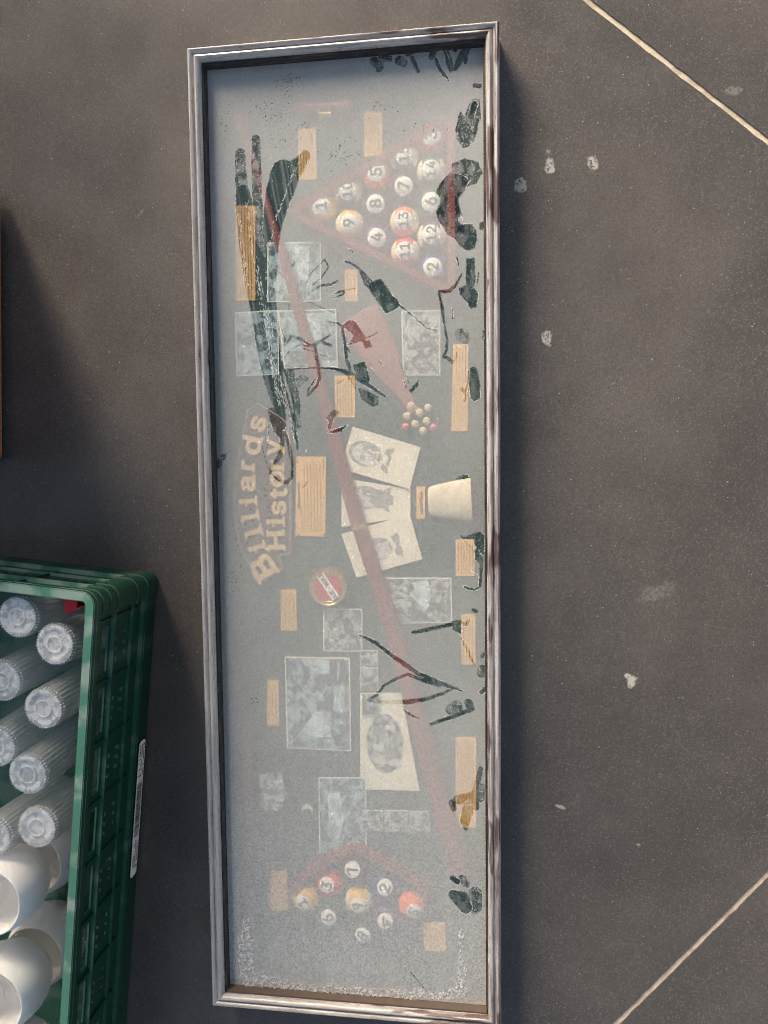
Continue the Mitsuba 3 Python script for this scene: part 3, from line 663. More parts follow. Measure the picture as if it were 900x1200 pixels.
w([(0.1481,0.5823,0.00951),(0.1411,0.5713,0.00951),(0.1351,0.5602,0.00634)]); w([(0.149,0.5803,0.00423),(0.146,0.5652,0.00528)]); w([(0.1332,0.5825,0.00528),(0.1352,0.5804,0.00528)])
w([(0.1568,0.5393,0.00528),(0.1627,0.5379,0.00528)]); 
sp([(0.1347,0.4896),(0.1398,0.5106),(0.1447,0.5034),(0.1517,0.5204),(0.1567,0.5239),(0.1626,0.5225),(0.1636,0.5021),(0.1565,0.4774),(0.1486,0.4701),(0.1436,0.4695),(0.1366,0.4787)]); w([(0.1407,0.5018,0.00528),(0.1387,0.4864,0.00423),(0.1426,0.4764,0.00317)]); w([(0.1567,0.5181,0.00845),(0.1527,0.5048,0.00845)]); w([(0.1606,0.5004,0.00423),(0.1566,0.4832,0.00423)])
# the big mark over the rack's right bar
wp([(0.1122,0.4234),(0.1183,0.4329),(0.1274,0.4412),(0.1344,0.4407),(0.1444,0.4372),(0.1504,0.431),(0.1453,0.4215),(0.1373,0.4111),(0.1402,0.3942),(0.1361,0.3865),(0.1401,0.3814),(0.1532,0.3807),(0.1581,0.3735),(0.1591,0.3626),(0.1561,0.3529),(0.149,0.3503),(0.14,0.3557),(0.133,0.3659),(0.125,0.3703),(0.1159,0.3836),(0.111,0.3958),(0.1141,0.4055),(0.1101,0.4156)])
sp([(0.1305,0.4518),(0.1455,0.4567),(0.1604,0.4518),(0.1653,0.4389),(0.1583,0.4276),(0.1484,0.4252),(0.1464,0.4371),(0.1304,0.44)]); w([(0.1352,0.4004,0.00158),(0.1412,0.3941,0.00127),(0.1422,0.3862,0.00106)])
wp([(0.146,0.3415),(0.156,0.342),(0.1569,0.3142),(0.1539,0.3064),(0.1458,0.3077)]); wp([(0.1377,0.308),(0.1458,0.3097),(0.1559,0.3063),(0.1609,0.2991),(0.1578,0.2843),(0.1508,0.2825),(0.1458,0.2927),(0.1387,0.3)])
w([(0.1652,0.3801,0.00634),(0.1641,0.3762,0.00528)]); w([(0.161,0.3239,0.00211),(0.1589,0.3101,0.00158)])
w([(0.1144,0.304,0.00423),(0.1266,0.3045,0.00528),(0.1337,0.3112,0.00423),(0.1409,0.3238,0.00211)]); w([(0.1144,0.301,0.00423),(0.1183,0.2807,0.00423),(0.1202,0.2636,0.00317),(0.1232,0.2453,0.00317),(0.1221,0.2342,0.00423),(0.118,0.2273,0.00317),(0.1231,0.2261,0.00423),(0.1292,0.2209,0.00528)]); w([(0.1295,0.2853,0.00106),(0.13,0.2723,0.00211)]); w([(0.1349,0.343,0.00211),(0.1379,0.3329,0.00211)])
w([(0.0035,0.3612,0.00106),(0.0097,0.3559,0.00169)]); w([(-0.0009,0.3452,0.00211),(0.0074,0.3428,0.00317),(0.0167,0.3363,0.00317),(0.0332,0.3194,0.00211)]); w([(0.0198,0.3322,0.00423),(0.0269,0.3177,0.0074)])
wp([(0.0248,0.3167),(0.0436,0.323),(0.0569,0.3033),(0.0641,0.2959),(0.0671,0.2897),(0.0598,0.2839),(0.0494,0.2803),(0.0402,0.2948)]); w([(0.065,0.2908,0.00317),(0.0835,0.276,0.00317),(0.0988,0.2613,0.00317),(0.11,0.2589,0.00211)])
wp([(-0.0053,0.2679),(0.0054,0.2747),(0.0127,0.2724),(0.0251,0.2536),(0.0229,0.2475),(0.0061,0.2491),(0.0104,0.2561),(-0.0011,0.2657)]); w([(0.0028,0.2451,0.00211),(0.0208,0.2507,0.00264),(0.0387,0.2582,0.00158)]); wp([(0.0197,0.2486),(0.0292,0.2494),(0.0322,0.2411),(0.0238,0.2403)])
w([(-0.0211,0.2736,0.00158),(-0.0094,0.2712,0.00317),(-0.0042,0.2669,0.00423),(-0.0013,0.2493,0.00423),(0.0005,0.2287,0.00528),(0.0055,0.2121,0.00423)]); w([(0.0017,0.241,0.00423),(0.0048,0.2368,0.00317)])
w([(-0.0702,0.2183,0.00317),(-0.054,0.2189,0.00317),(-0.0326,0.2183,0.00317),(-0.0145,0.2167,0.00423),(-0.0008,0.2122,0.00634),(0.0097,0.2068,0.00634),(0.0254,0.1971,0.00634),(0.0358,0.1897,0.00528),(0.0483,0.1811,0.00211)])
wp([(0.0088,0.2202),(0.0226,0.225),(0.0296,0.2022),(0.0243,0.1941),(0.0149,0.2005)]); wp([(0.0148,0.1922),(0.0242,0.1899),(0.0388,0.1824),(0.0387,0.1721),(0.0324,0.1691),(0.0188,0.1787)]); w([(0.0796,0.1876,0.00528),(0.0858,0.1946,0.00528),(0.089,0.1996,0.00106)])
w([(0.0299,0.2207,0.00106),(0.0339,0.2103,0.00211)]); w([(0.0414,0.2244,0.00211),(0.0456,0.2192,0.00158)]); w([(0.0704,0.2001,0.00211),(0.0734,0.1918,0.00211)]); w([(0.0644,0.2248,0.00085),(0.0786,0.1937,0.00085)])
w([(-0.0705,0.2588,0.00211),(-0.0587,0.2553,0.00423),(-0.0503,0.2499,0.00423),(-0.0428,0.2455,0.00317)]); w([(-0.0418,0.2455,0.00317),(-0.031,0.2503,0.00423),(-0.017,0.2591,0.00158)]); w([(-0.0289,0.2492,0.00423),(-0.0183,0.2447,0.00317)]); w([(-0.0761,0.2465,0.00211),(-0.0684,0.2567,0.00317)]); w([(-0.0753,0.234,0.00158),(-0.0687,0.2422,0.00211),(-0.0567,0.247,0.00317),(-0.0461,0.2446,0.00211)]); w([(-0.0536,0.2427,0.00211),(-0.0376,0.2371,0.00158)]); w([(-0.0355,0.236,0.00158),(-0.0228,0.2314,0.00106)])
w([(-0.0385,0.2464,0.00423),(-0.0367,0.2319,0.00528),(-0.0347,0.2194,0.00423),(-0.0328,0.2058,0.00528),(-0.0373,0.1966,0.00423),(-0.0482,0.1854,0.00317),(-0.0481,0.1917,0.00264),(-0.0393,0.2039,0.00317)]); sp([(-0.0673,0.2015),(-0.0542,0.2116),(-0.0457,0.2062),(-0.0599,0.1961)]); 
w([(-0.0251,0.3484,0.00127),(-0.0337,0.3396,0.00127),(-0.0445,0.3309,0.00127),(-0.049,0.3178,0.00148),(-0.0503,0.3055,0.00148),(-0.0451,0.2981,0.00127),(-0.0303,0.2914,0.00106),(-0.0135,0.2836,0.00106)]); w([(-0.0251,0.3484,0.00211),(-0.02,0.339,0.00211),(-0.0286,0.3271,0.00158),(-0.0394,0.3194,0.00127),(-0.0406,0.3113,0.00127)]); w([(-0.0406,0.3123,0.00317),(-0.0277,0.3179,0.00317),(-0.0172,0.3175,0.00423),(-0.0076,0.3232,0.00106)]); w([(-0.0195,0.3043,0.00106),(-0.0067,0.3089,0.00317),(0.0112,0.3122,0.00158)]); w([(-0.0143,0.301,0.00158),(-0.0036,0.3057,0.00317),(0.0017,0.3085,0.00106)]); w([(-0.0623,0.3481,0.00211),(-0.0645,0.343,0.00317)]); w([(-0.0553,0.3232,0.00211),(-0.0521,0.3261,0.00158)]); w([(-0.0698,0.296,0.00106),(-0.0733,0.2806,0.00106)]); w([(-0.082,0.2747,0.00211),(-0.076,0.2538,0.00317),(-0.0794,0.2435,0.00211)])
wp([(-0.0262,0.1568),(-0.0164,0.167),(-0.009,0.1637),(-0.0166,0.1566),(-0.02,0.1431),(-0.0253,0.1432),(-0.0225,0.1525)]); wp([(-0.0243,0.139),(-0.0146,0.143),(0.0014,0.1479),(-0.0072,0.1402),(-0.0168,0.1378)]); wp([(0.0002,0.2081),(0.0113,0.2078),(0.0111,0.1913)]); w([(-0.0106,0.199,0.00211),(-0.0042,0.201,0.00264),(-0.0052,0.2051,0.00158)])
s([(0.1395,0.2528,0.01479),(0.1435,0.2487,0.01479)]); w([(0.1545,0.2101,0.00951),(0.1554,0.1939,0.01374),(0.1564,0.1797,0.01268)]); w([(0.1484,0.2082,0.00211),(0.1442,0.1739,0.00423)]); w([(0.1353,0.2318,0.00211),(0.1322,0.2208,0.00317)]); w([(0.1402,0.1892,0.00528),(0.1452,0.182,0.00634)])
sp([(0.1658,0.258),(0.1698,0.2608),(0.1698,0.2488),(0.1647,0.246)])
wp([(0.1325,0.0799),(0.1387,0.085),(0.1469,0.0859),(0.1499,0.0787)])
wp([(0.1414,0.0094),(0.1537,0.0146),(0.1609,0.0167),(0.167,0.0126),(0.167,-0.003),(0.1649,-0.0217),(0.1627,-0.0509),(0.1597,-0.052),(0.1608,-0.0217),(0.1557,-0.0176),(0.1547,0.0053)]); w([(0.1421,-0.0501,0.00317),(0.1473,-0.0532,0.00423),(0.1555,-0.0541,0.00317),(0.1607,-0.0509,0.00317)]); w([(0.1393,0.0115,0.00317),(0.1444,0.0042,0.00211),(0.1547,-0.0072,0.00211)]); w([(0.1484,-0.0301,0.00106),(0.1587,-0.0363,0.00106)])
w([(0.1534,-0.0793,0.00528),(0.1565,-0.0803,0.00528)]); w([(0.079,-0.1081,0.00475),(0.0959,-0.1046,0.00528),(0.1169,-0.0994,0.00528),(0.1273,-0.0966,0.0074)]); wp([(0.1274,-0.0934),(0.1388,-0.0911),(0.1387,-0.1101),(0.1283,-0.104)]); w([(0.1388,-0.0943,0.00317),(0.144,-0.0974,0.00528),(0.1471,-0.0931,0.00423)]); w([(0.1387,-0.1154,0.00317),(0.1459,-0.129,0.00423),(0.1531,-0.1458,0.00317)]); 
w([(0.0117,-0.1125,0.00317),(0.0213,-0.1167,0.00528),(0.032,-0.1218,0.00528),(0.0553,-0.1396,0.00634),(0.0849,-0.1593,0.00634),(0.1112,-0.1703,0.00687),(0.1373,-0.1792,0.00317)]); w([(0.0711,-0.1607,0.00423),(0.0582,-0.1664,0.0037),(0.0421,-0.1755,0.00423),(0.0333,-0.1877,0.00423),(0.0214,-0.1945,0.00528),(0.0418,-0.1972,0.00581),(0.0686,-0.1963,0.00687),(0.0952,-0.1912,0.00528),(0.1164,-0.183,0.00423),(0.1311,-0.1762,0.00211)]); w([(0.0711,-0.1607,0.0037),(0.0901,-0.1677,0.00528),(0.1112,-0.1735,0.00528)])
w([(0.0653,-0.2051,0.00317),(0.0738,-0.2113,0.0037),(0.0844,-0.2163,0.00264)]); w([(0.1013,-0.2222,0.00528),(0.1267,-0.2127,0.00634),(0.1508,-0.2023,0.00634)]); s([(0.1267,-0.2031,0.01585),(0.132,-0.1997,0.01585)]); s([(0.1467,-0.1949,0.01057),(0.1498,-0.2013,0.00845)])
s([(0.1634,-0.153,0.01162),(0.1634,-0.1572,0.01162)]); w([(0.1623,-0.1806,0.00634),(0.1665,-0.1773,0.00634)]); w([(0.1635,-0.136,0.00528),(0.1666,-0.1328,0.00423)]); w([(0.1759,-0.1189,0.00211),(0.178,-0.1241,0.00317)])
w([(0.161,-0.277,0.00634),(0.1578,-0.2923,0.0074),(0.1535,-0.3066,0.00634),(0.1504,-0.3132,0.00528)]); w([(0.1261,-0.322,0.00951),(0.1281,-0.3296,0.0074)]); w([(0.1335,-0.3173,0.01268),(0.1451,-0.3157,0.01479),(0.1525,-0.3088,0.00845),(0.1545,-0.325,0.01057)]); w([(0.145,-0.3309,0.01479),(0.1418,-0.3441,0.01268),(0.1428,-0.355,0.00423)]); s([(0.1619,-0.2997,0.00951),(0.1598,-0.3138,0.01162)])
w([(0.1255,-0.4186,0.0074),(0.1319,-0.4226,0.00845)]); s([(0.1383,-0.4189,0.01057),(0.1425,-0.4252,0.00951)]); w([(0.1265,-0.4395,0.01268),(0.136,-0.4444,0.02113),(0.1423,-0.4551,0.01691)]); s([(0.1541,-0.4366,0.01691),(0.153,-0.4532,0.01902)])
w([(0.0642,-0.5358,0.00106),(0.0772,-0.5517,0.00127),(0.0933,-0.5708,0.00085)]); sp([(-0.1695,0.105),(-0.1581,0.1145),(-0.1536,0.1165),(-0.1584,0.1059),(-0.1631,0.0963),(-0.1686,0.0974)])
# insect specks: tiny marks in loose swarms
specks = []
def swarm(c, sx, sy, n, L=.0018):
    for _ in range(n):
        x, y = c[0] + rng.gauss(0, sx), c[1] + rng.gauss(0, sy)
        a_ = rng.uniform(0, math.pi); l_ = L * rng.uniform(.3, 1.1)
        specks.append(brush([(x, y, rng.uniform(.0005, .0011)), (x + l_ * math.cos(a_), y + l_ * math.sin(a_), .0005)]))
for c_, sx_, sy_, n_ in zip([(-0.0656,0.559),(-0.0722,0.5485),(-0.0959,0.5302),(-0.0834,0.5193),(-0.0477,0.5039),(-0.0022,0.469),(0.047,0.523),(0.1006,0.4928),(-0.0807,0.4921),(-0.1478,0.5167),(-0.1061,0.068),(-0.1235,0.0284),(-0.1354,-0.0019),(-0.1464,-0.0411),(-0.0954,0.0519),(-0.1254,-0.199),(-0.0623,0.3491),(0.029,0.4799)],
                            (.007, .006, .008, .010, .007, .012, .012, .012, .008, .007, .006, .005, .006, .006, .004, .004, .01, .01), (.007, .005, .008, .006, .005, .008, .006, .006, .008, .015, .014, .010, .014, .010, .010, .006, .01, .01), (26, 14, 16, 22, 16, 40, 16, 18, 16, 20, 22, 20, 22, 26, 12, 14, 5, 6)):
    swarm(c_, sx_, sy_, n_)
for _ in range(90):
    specks.append(Point(rng.uniform(-gx, gx), rng.uniform(-gy, gy)).buffer(rng.uniform(.0002, .0005), 4))
CL = rough_edge(unary_union(wipe).buffer(-.0003).buffer(.0003), .00038, .0012, 2)
PW = rough_edge(unary_union(part_wipe), .0009, .0014, 3, 200).difference(CL)
ALLW = unary_union([CL, PW, unary_union(specks)])
film = sbox(-gx + .0006, -gy + .0006, gx - .0006, gy - .0006).difference(ALLW)
add('dust_film', sheet(film, ZD), 'dust', disp, label='pale grey dust film with finger wiped strokes', kind='stuff')
add('smeared_dust', sheet(PW, ZD), 'dust_smear', disp, kind='stuff')
# thin streaks left inside the broad strokes
streaks = []
for pts_ in ([(-0.0514,0.4731),(-0.0614,0.4516),(-0.0713,0.4309),(-0.0803,0.4101),(-0.0871,0.3922),(-0.0919,0.3709),(-0.0957,0.3434),(-0.0983,0.325)], [(-0.1198,0.4235),(-0.1183,0.3958),(-0.1149,0.3566),(-0.1091,0.3254),(-0.1034,0.289),(-0.0977,0.2524),(-0.092,0.2105),(-0.0841,0.1736)], [(-0.1105,0.3564),(-0.1049,0.3201),(-0.0992,0.2816),(-0.0937,0.2367),(-0.0857,0.1999),(-0.0736,0.1577),(-0.0655,0.1259)],
             [(-0.0895,0.2261),(-0.0793,0.1945),(-0.0703,0.1576),(-0.0665,0.1312)], [(-0.1299,0.4087),(-0.1285,0.3779),(-0.1249,0.3468),(-0.1212,0.3156)], [(-0.0844,0.2103),(-0.0753,0.1787),(-0.0674,0.1418)], [(-0.0974,0.3146),(-0.0948,0.2835),(-0.0912,0.2522)], [(0.1454,0.4352),(0.1524,0.4416),(0.1604,0.446)], [(0.1434,0.0074),(0.1547,-0.0009),(0.1649,-0.0134)], [(0.1334,-0.326),(0.1451,-0.3178),(0.1535,-0.3239)], [(0.1318,-0.4336),(0.1446,-0.4295),(0.153,-0.44)]):
    for o_ in (0, .0011, -.0017):
        st = LineString([(a_ + o_ * rng.uniform(.5, 1.3), b_) for a_, b_ in pts_]).segmentize(.003)
        co = list(st.coords)
        for a_, b_ in zip(co[:-1], co[1:]):
            if rng.random() < .40:
                streaks.append(LineString([a_, b_]).buffer(rng.uniform(.00012, .0004), 3))
wide = unary_union(wipe[1:3])
for _ in range(160):
    x0_, y0_, x1_, y1_ = wide.bounds
    p_ = Point(rng.uniform(x0_, x1_), rng.uniform(y0_, y1_))
    if wide.contains(p_):
        streaks.append(p_.buffer(rng.uniform(.0002, .0006), 4))
add('dust_ridge', sheet(unary_union(streaks).intersection(CL), ZD + .0001), 'dust_ridge', disp, label='white dust streaks left inside the wiped strokes', kind='stuff')
add('streaked_dust', sheet(wide.intersection(CL).buffer(-.0004), ZD - .0001), 'dust_streak', disp, kind='stuff')
soft = CL.difference(CL.buffer(-.0006))
add('thin_dust', sheet(soft, ZD + .0003), 'dust_thin', disp, kind='stuff')
add('thin_dust', sheet(CL.buffer(-.0006).difference(CL.buffer(-.0014)), ZD + .0003), 'dust_faint', disp, kind='stuff')
add('residual_dust', sheet(CL.buffer(-.0014).difference(wide), ZD + .0003), 'dust_residue', disp, kind='stuff')
# dust pushed up along the stroke edges
edge = []
for g_ in geoms(CL):
    ln = g_.exterior
    n_ = int(ln.length / .002)
    for i_ in range(n_):
        t_ = i_ / max(n_, 1)
        if meshkit.noise(np.array([ln.interpolate(t_, True).x * 60, ln.interpolate(t_, True).y * 60, 1.0])) > .60 and rng.random() < .6:
            p0 = ln.interpolate(t_ * ln.length); p1 = ln.interpolate(min(t_ * ln.length + .0022, ln.length))
            edge.append(LineString([p0, p1]).buffer(rng.uniform(.00015, .0005), 3))
add('dust_ridge', sheet(unary_union(edge), ZD + .0005), 'dust_ridge', disp, label='dust pushed up along the edges of the strokes', kind='stuff')
dr_ = rough_edge(brush([(-0.1413,-0.4885,0.01057),(-0.1448,-0.5409,0.02325),(-0.1409,-0.5732,0.02536),(-0.0859,-0.5779,0.01479),(-0.0181,-0.5768,0.01268),(0.0375,-0.5766,0.01268),(0.1139,-0.5724,0.01268),(0.1365,-0.5637,0.01479),(0.1377,-0.53,0.00845),(0.1358,-0.4855,0.00634)]), .004, .004, 6, 90)
add('dust_drift', sheet(dr_, ZD + .0009), 'dust_drift', disp, label='thick white dust gathered along the lower edge', kind='stuff')
fl = []
for _ in range(1500):
    x, y = rng.uniform(-gx, gx), rng.uniform(-gy, gy)
    fl.append(Point(x, y).buffer(rng.uniform(.00018, .00042), 3))
add('dust_fleck', sheet(unary_union(fl).difference(CL), ZD + .0013), 'dust_ridge', disp, label='tiny pale dust flecks', kind='stuff')

# ------------------------------------------------------------------ green plastic crate (local x to the left = negative, local y up the picture)
CX, CY = -.2562, -.0385
CA = math.radians(-6.0)
CXF = T().translate([CX, CY, 0]).rotate([0, 0, 1], math.degrees(CA))
CM = trimesh.transformations.rotation_matrix(CA, (0, 0, 1)); CM[0, 3], CM[1, 3] = CX, CY
crate = thing('plastic_crate', 'green plastic crate full of upturned glasses and white cups at the lower left', 'crate')
CLX, CLY, CH = .40, .74, .170
def addc(name, mesh, label=None, bsdf='crate_green', parent=None, smooth=False, kind=None):
    m = mesh.copy(); m.apply_transform(CM)
    return add(name, m, bsdf, parent or crate, smooth=smooth, label=label, kind=kind)
outer = sbox(-CLX, -CLY, 0, 0).buffer(-.016).buffer(.016, 12)
rim = outer.buffer(-.0012).difference(outer.buffer(-.0125))
def bevel_ring(ring_o, ring_i, z0, z1):
    return slab(ring_o.difference(ring_i), z0, z1)
outer_d = outer.segmentize(.012)
rimm = cat_mesh([slab(outer_d.buffer(-.0006).difference(outer.buffer(-.0118)), CH - .0075, CH - .0012), slab(outer.buffer(-.0016).difference(outer.buffer(-.0108)), CH - .0012, CH), slab(outer.buffer(-.0002).difference(outer.buffer(-.0022)), CH - .0125, CH - .0075)])
rv = np.array(rimm.vertices); rv[:, 0] += .0022 * (meshkit.noise(rv * np.array([9, 23, 0])) - .5); rv[:, 1] += .0022 * (meshkit.noise(rv * np.array([23, 9, 0]) + 5) - .5); rimm.vertices = rv
addc('rim', rimm, 'flat green rim with dusty pale patches', 'crate_rim')
inw = outer.buffer(-.0105)   # wall centre line
def wall_panel(length, seed):
    """panel in (s, z): s runs from 0 to length"""
    r = random.Random(seed)
    P_ = sbox(0, .004, length, CH - .006)
    holes = []
    n = max(1, round((length - .05) / .076)); per = (length - .05) / n
    for i in range(n):
        s0_ = .025 + i * per + .009
        s1_ = s0_ + per - .018
        holes.append(sbox(s0_, .116, s1_, .131))
        for row, zz in enumerate((.092, .070)):
            for jj in range(3):
                c0 = s0_ + .006 + jj * .0125 + row * .004
                holes.append(Polygon([(c0, zz), (c0 + .0055, zz), (c0 + .0085, zz + .0105), (c0 + .003, zz + .0105)]))
    g = P_.difference(unary_union(holes))
    return g, n, per
def build_wall(length, place, seed, label, lm='crate_green'):
    g, n, per = wall_panel(length, seed)
    m = slab(g, -.0011, .0011)      # thickness along local z, then stand it up
    def up(mm):
        mm = mm.copy()
        v = np.array(mm.vertices)
        mm.vertices = np.column_stack([v[:, 0], v[:, 2], v[:, 1]])   # (s, depth, z)
        trimesh.repair.fix_normals(mm)
        mm.apply_transform(place)
        return mm
    k = addc('wall', up(m), label)
    for zz, dd in ((.146, .0045), (.110, .0060), (.060, .0040), (.032, .0060)):
        addc('ledge', up(slab(sbox(.012, zz, length - .012, zz + .0024), .0011, .0011 + dd)), parent=k, bsdf=lm)
    for i in range(n + 1):
        s_ = .025 + i * per
        addc('stiffener', up(slab(sbox(s_ - .0011, .044, s_ + .0011, .158), .0011, .0040)), parent=k)
    addc('skirt', up(slab(sbox(.010, .003, length - .010, .0285), .0011, .0072)), parent=k)
    return k
def placer(p0, ang):
    m = trimesh.transformations.rotation_matrix(ang, (0, 0, 1)); m[0, 3], m[1, 3] = p0; return m
IN = .0108
kr = build_wall(CLY - .03, placer((-IN, -CLY + .015), math.pi / 2) @ np.diag([1, -1, 1, 1]), 1, 'right wall of the crate with slots and slanted holes')
build_wall(CLX - .03, placer((-.015, -IN), math.pi) @ np.diag([1, -1, 1, 1]), 2, 'far wall of the crate with lit ledges', 'crate_rim')
build_wall(CLY - .03, placer((-CLX + IN, -.015), -math.pi / 2) @ np.diag([1, -1, 1, 1]), 3, 'left wall of the crate')
build_wall(CLX - .03, placer((-CLX + .015, -CLY + IN), 0) @ np.diag([1, -1, 1, 1]), 4, 'near wall of the crate')
for (sx, sy) in ((0, 0), (-1, 0), (0, -1), (-1, -1)):
    ox, oy = sx * CLX, sy * CLY
    q1 = outer.buffer(-.0022).difference(outer.buffer(-.0095)).intersection(sbox(min(ox, ox - .030 * (1 if sx == 0 else -1)), min(oy, oy - .030 * (1 if sy == 0 else -1)), max(ox, ox - .030 * (1 if sx == 0 else -1)), max(oy, oy - .030 * (1 if sy == 0 else -1))))
    kp = addc('corner_post', slab(q1, .002, CH - .0076), 'rounded corner post of the crate' if (sx, sy) == (0, 0) else None)
    for zz in (.146, .128, .110, .060, .032):
        addc('ledge', slab(outer.buffer(-.0008).difference(outer.buffer(-.0092)).intersection(q1.buffer(.0016)), zz, zz + .0026), parent=kp)
addc('base', slab(outer.buffer(-.011), .004, .007), 'flat base of the crate')
# paper label low on the right wall
lx = [(-0.2849,-0.2602),(-0.3031,-0.4472)]
y0l, y1l = [(np.linalg.inv(CM) @ np.array([*p_, .02, 1]))[1] for p_ in lx]
y0l, y1l = max(y0l, y1l), min(y0l, y1l)
def side(poly_yz, x):
    m = sheet(poly_yz, 0.0); v = np.array(m.vertices)
    m.vertices = np.column_stack([np.full(len(v), x), v[:, 0], v[:, 1]]); f = np.array(m.faces)
    m.faces = f
    return m
XS = -IN + .0011 + .0072 + .0006
lab = sbox(y1l, .0075, y0l, .0260).buffer(-.006).buffer(.006, 8)
kl = addc('sticker', side(lab, XS), 'pale paper sticker with barcode on the crate side', 'sticker')
bars = []
L_ = y0l - y1l
yy = y1l + L_ * .30
r9 = random.Random(5)
while yy < y1l + L_ * .70:
    wbar = r9.choice([.0006, .0006, .0010, .0015]); bars.append(sbox(yy, .0105, yy + wbar, .0240)); yy += wbar + r9.choice([.0007, .001, .0014])
addc('barcode', side(shapely.MultiPolygon(bars), XS + .0005), None, 'black_print', kl)
dots = []
for sA, sB in ((.06, .26), (.74, .97)):
    yy = y1l + L_ * sA
    while yy < y1l + L_ * sB:
        for zz in (.0115, .0165, .0215):
            if r9.random() < .8: dots.append(sbox(yy, zz - .0012, yy + r9.uniform(.0015, .0035), zz + .0013))
        yy += .0045
addc('small_print', side(shapely.MultiPolygon(dots), XS + .0005), None, 'black_print', kl)

# ------------------------------------------------------------------ glasses and cups in the crate
def tumbler(c, label, top=.158):
    hgt = .140
    tl_ = trimesh.transformations.rotation_matrix(rng.uniform(.01, .06), (rng.uniform(-1, 1), rng.uniform(-1, 1), 0), (c[0], c[1], top - .07))
    k = thing('drinking_glass', label, 'glass', 'upturned ribbed glasses in the crate')
    rb, rr = .0232, .0250
    out = [(rb - .0012, top - .0005), (rb, top - .0030)]
    for t_ in np.linspace(0, 1, 14)[1:]:
        out.append((rb + (rr - rb) * t_ ** .8, top - .003 - (hgt - .003) * t_))
    m = lathe(out, 168, 28, .026, lambda i: i > 1); trimesh.repair.fix_normals(m); m.apply_translation((c[0], c[1], 0))
    m.apply_transform(tl_); add('body', m, 'tumbler_glass', k, smooth=50)
    inn = [(0, top - .013), (rb - .006, top - .0135), (rb - .0035, top - .018), (rr - .0028, top - hgt)]
    m = lathe(inn, 64); m.apply_translation((c[0], c[1], 0))
    m.apply_transform(tl_); add('bowl', m, 'tumbler_glass', k, smooth=50)
    e = rng.uniform(-.001, .001)
    rg = lathe([(0, top - .0016), (.0085 + e, top - .0014), (.0098 + e, top - .0009), (.0108 + e, top - .0009), (.0120 + e, top - .0012), (.0150, top - .0010), (.0162, top - .0002), (.0186, top + .0002), (.0205, top + .0000), (.0220, top - .0006)], 72)
    rg.apply_translation((c[0], c[1], 0))
    rg.apply_transform(tl_); add('base', rg, 'tumbler_frost', k, smooth=40)
    ring = lathe([(.0091 + e, top + .0000), (.0096 + e, top + .0006), (.0104 + e, top + .0006), (.0109 + e, top + .0000)], 60)
    ring.apply_translation((c[0], c[1], 0)); ring.apply_transform(tl_); add('base_ring', ring, 'tumbler_bead', k, smooth=True)
    bd = []
    for i_ in range(40):
        t_ = 2 * math.pi * (i_ + .5) / 40
        for dz, rr_, sz in ((-.0008, .0224, .00105), (-.0046, .0236, .0009)):
            m = trimesh.creation.icosphere(1, sz * rng.uniform(.6, 1.25)); m.apply_scale((1, 1, 1.5)); m.apply_translation((c[0] + rr_ * math.cos(t_), c[1] + rr_ * math.sin(t_), top + dz)); bd.append(m)
    bm_ = cat_mesh(bd); bm_.apply_transform(tl_); add('beading', bm_, 'tumbler_bead', k, smooth=True)
GL = [(-0.3583,-0.0699),(-0.3123,-0.1013),(-0.3826,-0.1414),(-0.3314,-0.1727),(-0.3937,-0.2188),(-0.3558,-0.2505),(-0.4204,-0.2828),(-0.3461,-0.3176),(-0.4013,-0.3329),(-0.4094,-0.1024),(-0.4335,-0.177)]
GLB = ['glass in the crate corner with a flat frosted base', 'glass with ringed base nearest the crate corner post', 'glass cut by the left edge between two whole ones', 'glass with speckled base in the middle of the right column', 'glass cut by the left edge, second from above',
       'glass with a bright double ring base above the cups', 'glass left of the ringed one, outside the photo', 'lowest glass with a tilted frosted base touching a cup', 'glass cut by the left edge just above the cups', 'glass outside the photo at upper left', 'glass outside the photo at left']
for c_, l_ in list(zip(GL, GLB))[:6] + [(GL[7], GLB[7]), (GL[8], GLB[8])]:
    tumbler(c_, l_)
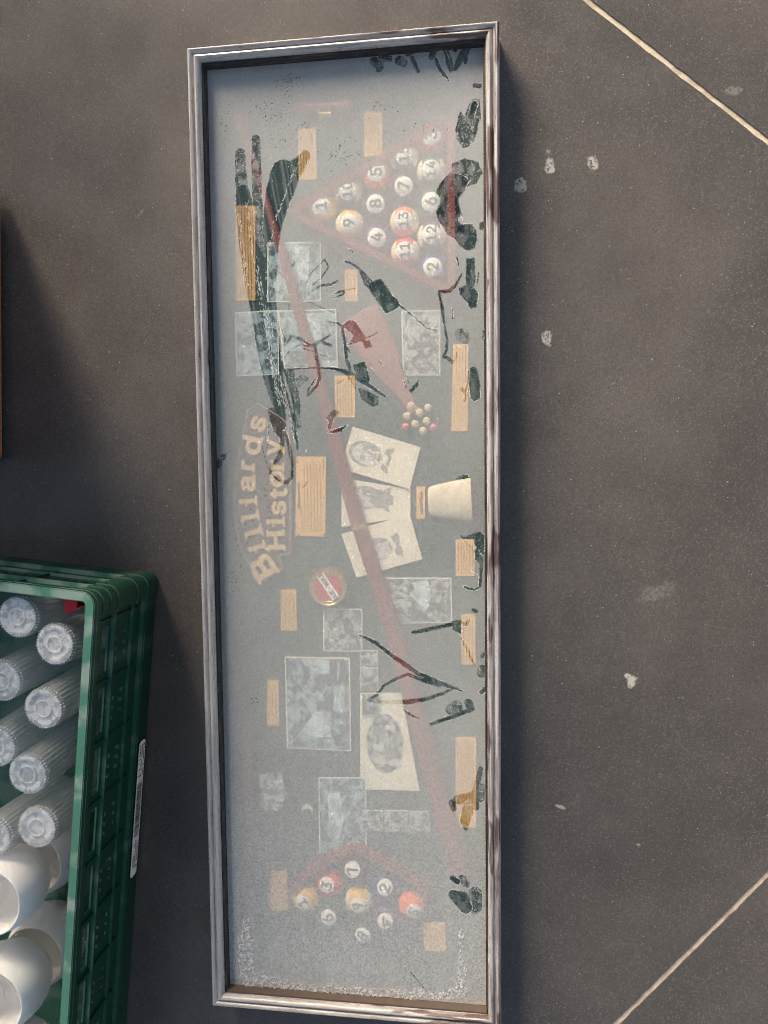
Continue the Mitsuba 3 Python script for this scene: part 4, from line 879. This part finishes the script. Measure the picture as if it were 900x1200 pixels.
def cup(c, label, top=.170, h=.078):
    out = [(0, top - h), (.020, top - h), (.0225, top - h + .001), (.0235, top - h + .004), (.030, top - h + .006), (.040, top - h + .014), (.0460, top - h + .027), (.0480, top - h + .040), (.0470, top - h + .054), (.0440, top - h + .067), (.0415, top - .004), (.0408, top - .0008), (.0398, top), (.0386, top - .0006), (.0380, top - .003),
           (.0412, top - h + .066), (.0442, top - h + .053), (.0450, top - h + .040), (.0430, top - h + .028), (.036, top - h + .017), (.026, top - h + .010), (0, top - h + .008)]
    m = lathe(out, 96); trimesh.repair.fix_normals(m); m.apply_translation((c[0], c[1], 0))
    return add('porcelain_cup', m, 'porcelain', smooth=50, label=label, cat='cup', group='white cups stacked in the crate')
CP = [(-0.4037,-0.4012),(-0.4063,-0.5231)]
cup(CP[0], 'upper white porcelain cup standing below the glasses')
cup(CP[1], 'lower white porcelain cup at the bottom left corner')
cup((CP[0][0] + .004, CP[0][1] + .002), 'white cup standing under the upper cup', top=.090)
cup((CP[1][0] + .004, CP[1][1] + .002), 'white cup standing under the lower cup', top=.090)
cup((CP[1][0] + .006, CP[1][1] - .100), 'white cup of which only a sliver shows at the bottom edge')
rt = poly([(-0.3061,-0.0481),(-0.2886,-0.0498),(-0.2899,-0.0587),(-0.3037,-0.0667)]); 
add('plastic_tag', slab(rt, .128, .152), 'red_plastic', label='small red plastic tag stuck under the crate rim', cat='tag')

# ------------------------------------------------------------------ dark wooden box at the left edge
wx = [(-0.4543,0.4623),(-0.4682,0.1084)]
ob = Polygon([(wx[0][0] - .30, wx[0][1]), (wx[0][0], wx[0][1]), (wx[1][0], wx[1][1]), (wx[1][0] - .30, wx[1][1])]).buffer(-.012).buffer(.012, 8)
wb = thing('wooden_box', 'dark brown wooden box with rounded corners standing at the left edge', 'box')
add('body', slab(ob, .012, .262), 'brown_wood', wb)
add('lid', slab(ob.buffer(.003), .264, .280), 'brown_wood', wb)
for (fx, fy) in ((-.28, -.02), (-.03, -.02), (-.28, -.31), (-.03, -.31)):
    ft = trimesh.creation.cylinder(.012, .0118, sections=24); ft.apply_translation((wx[0][0] + fx, wx[0][1] + fy, .0061)); add('foot', ft, 'rubber', wb)

# ------------------------------------------------------------------ house wall at the upper left, out of the frame: its corner shades the left side of the floor
hw = thing('house_wall', 'plain grey house wall beyond the upper left corner of the photo', 'wall')
add('masonry', bx(-6.0, -2.00, 3.0, 3.24, 0.001, 2.9), 'plaster', hw)
add('coping', bx(-6.04, -1.96, 2.96, 3.28, 2.902, 2.97), 'plaster', hw)
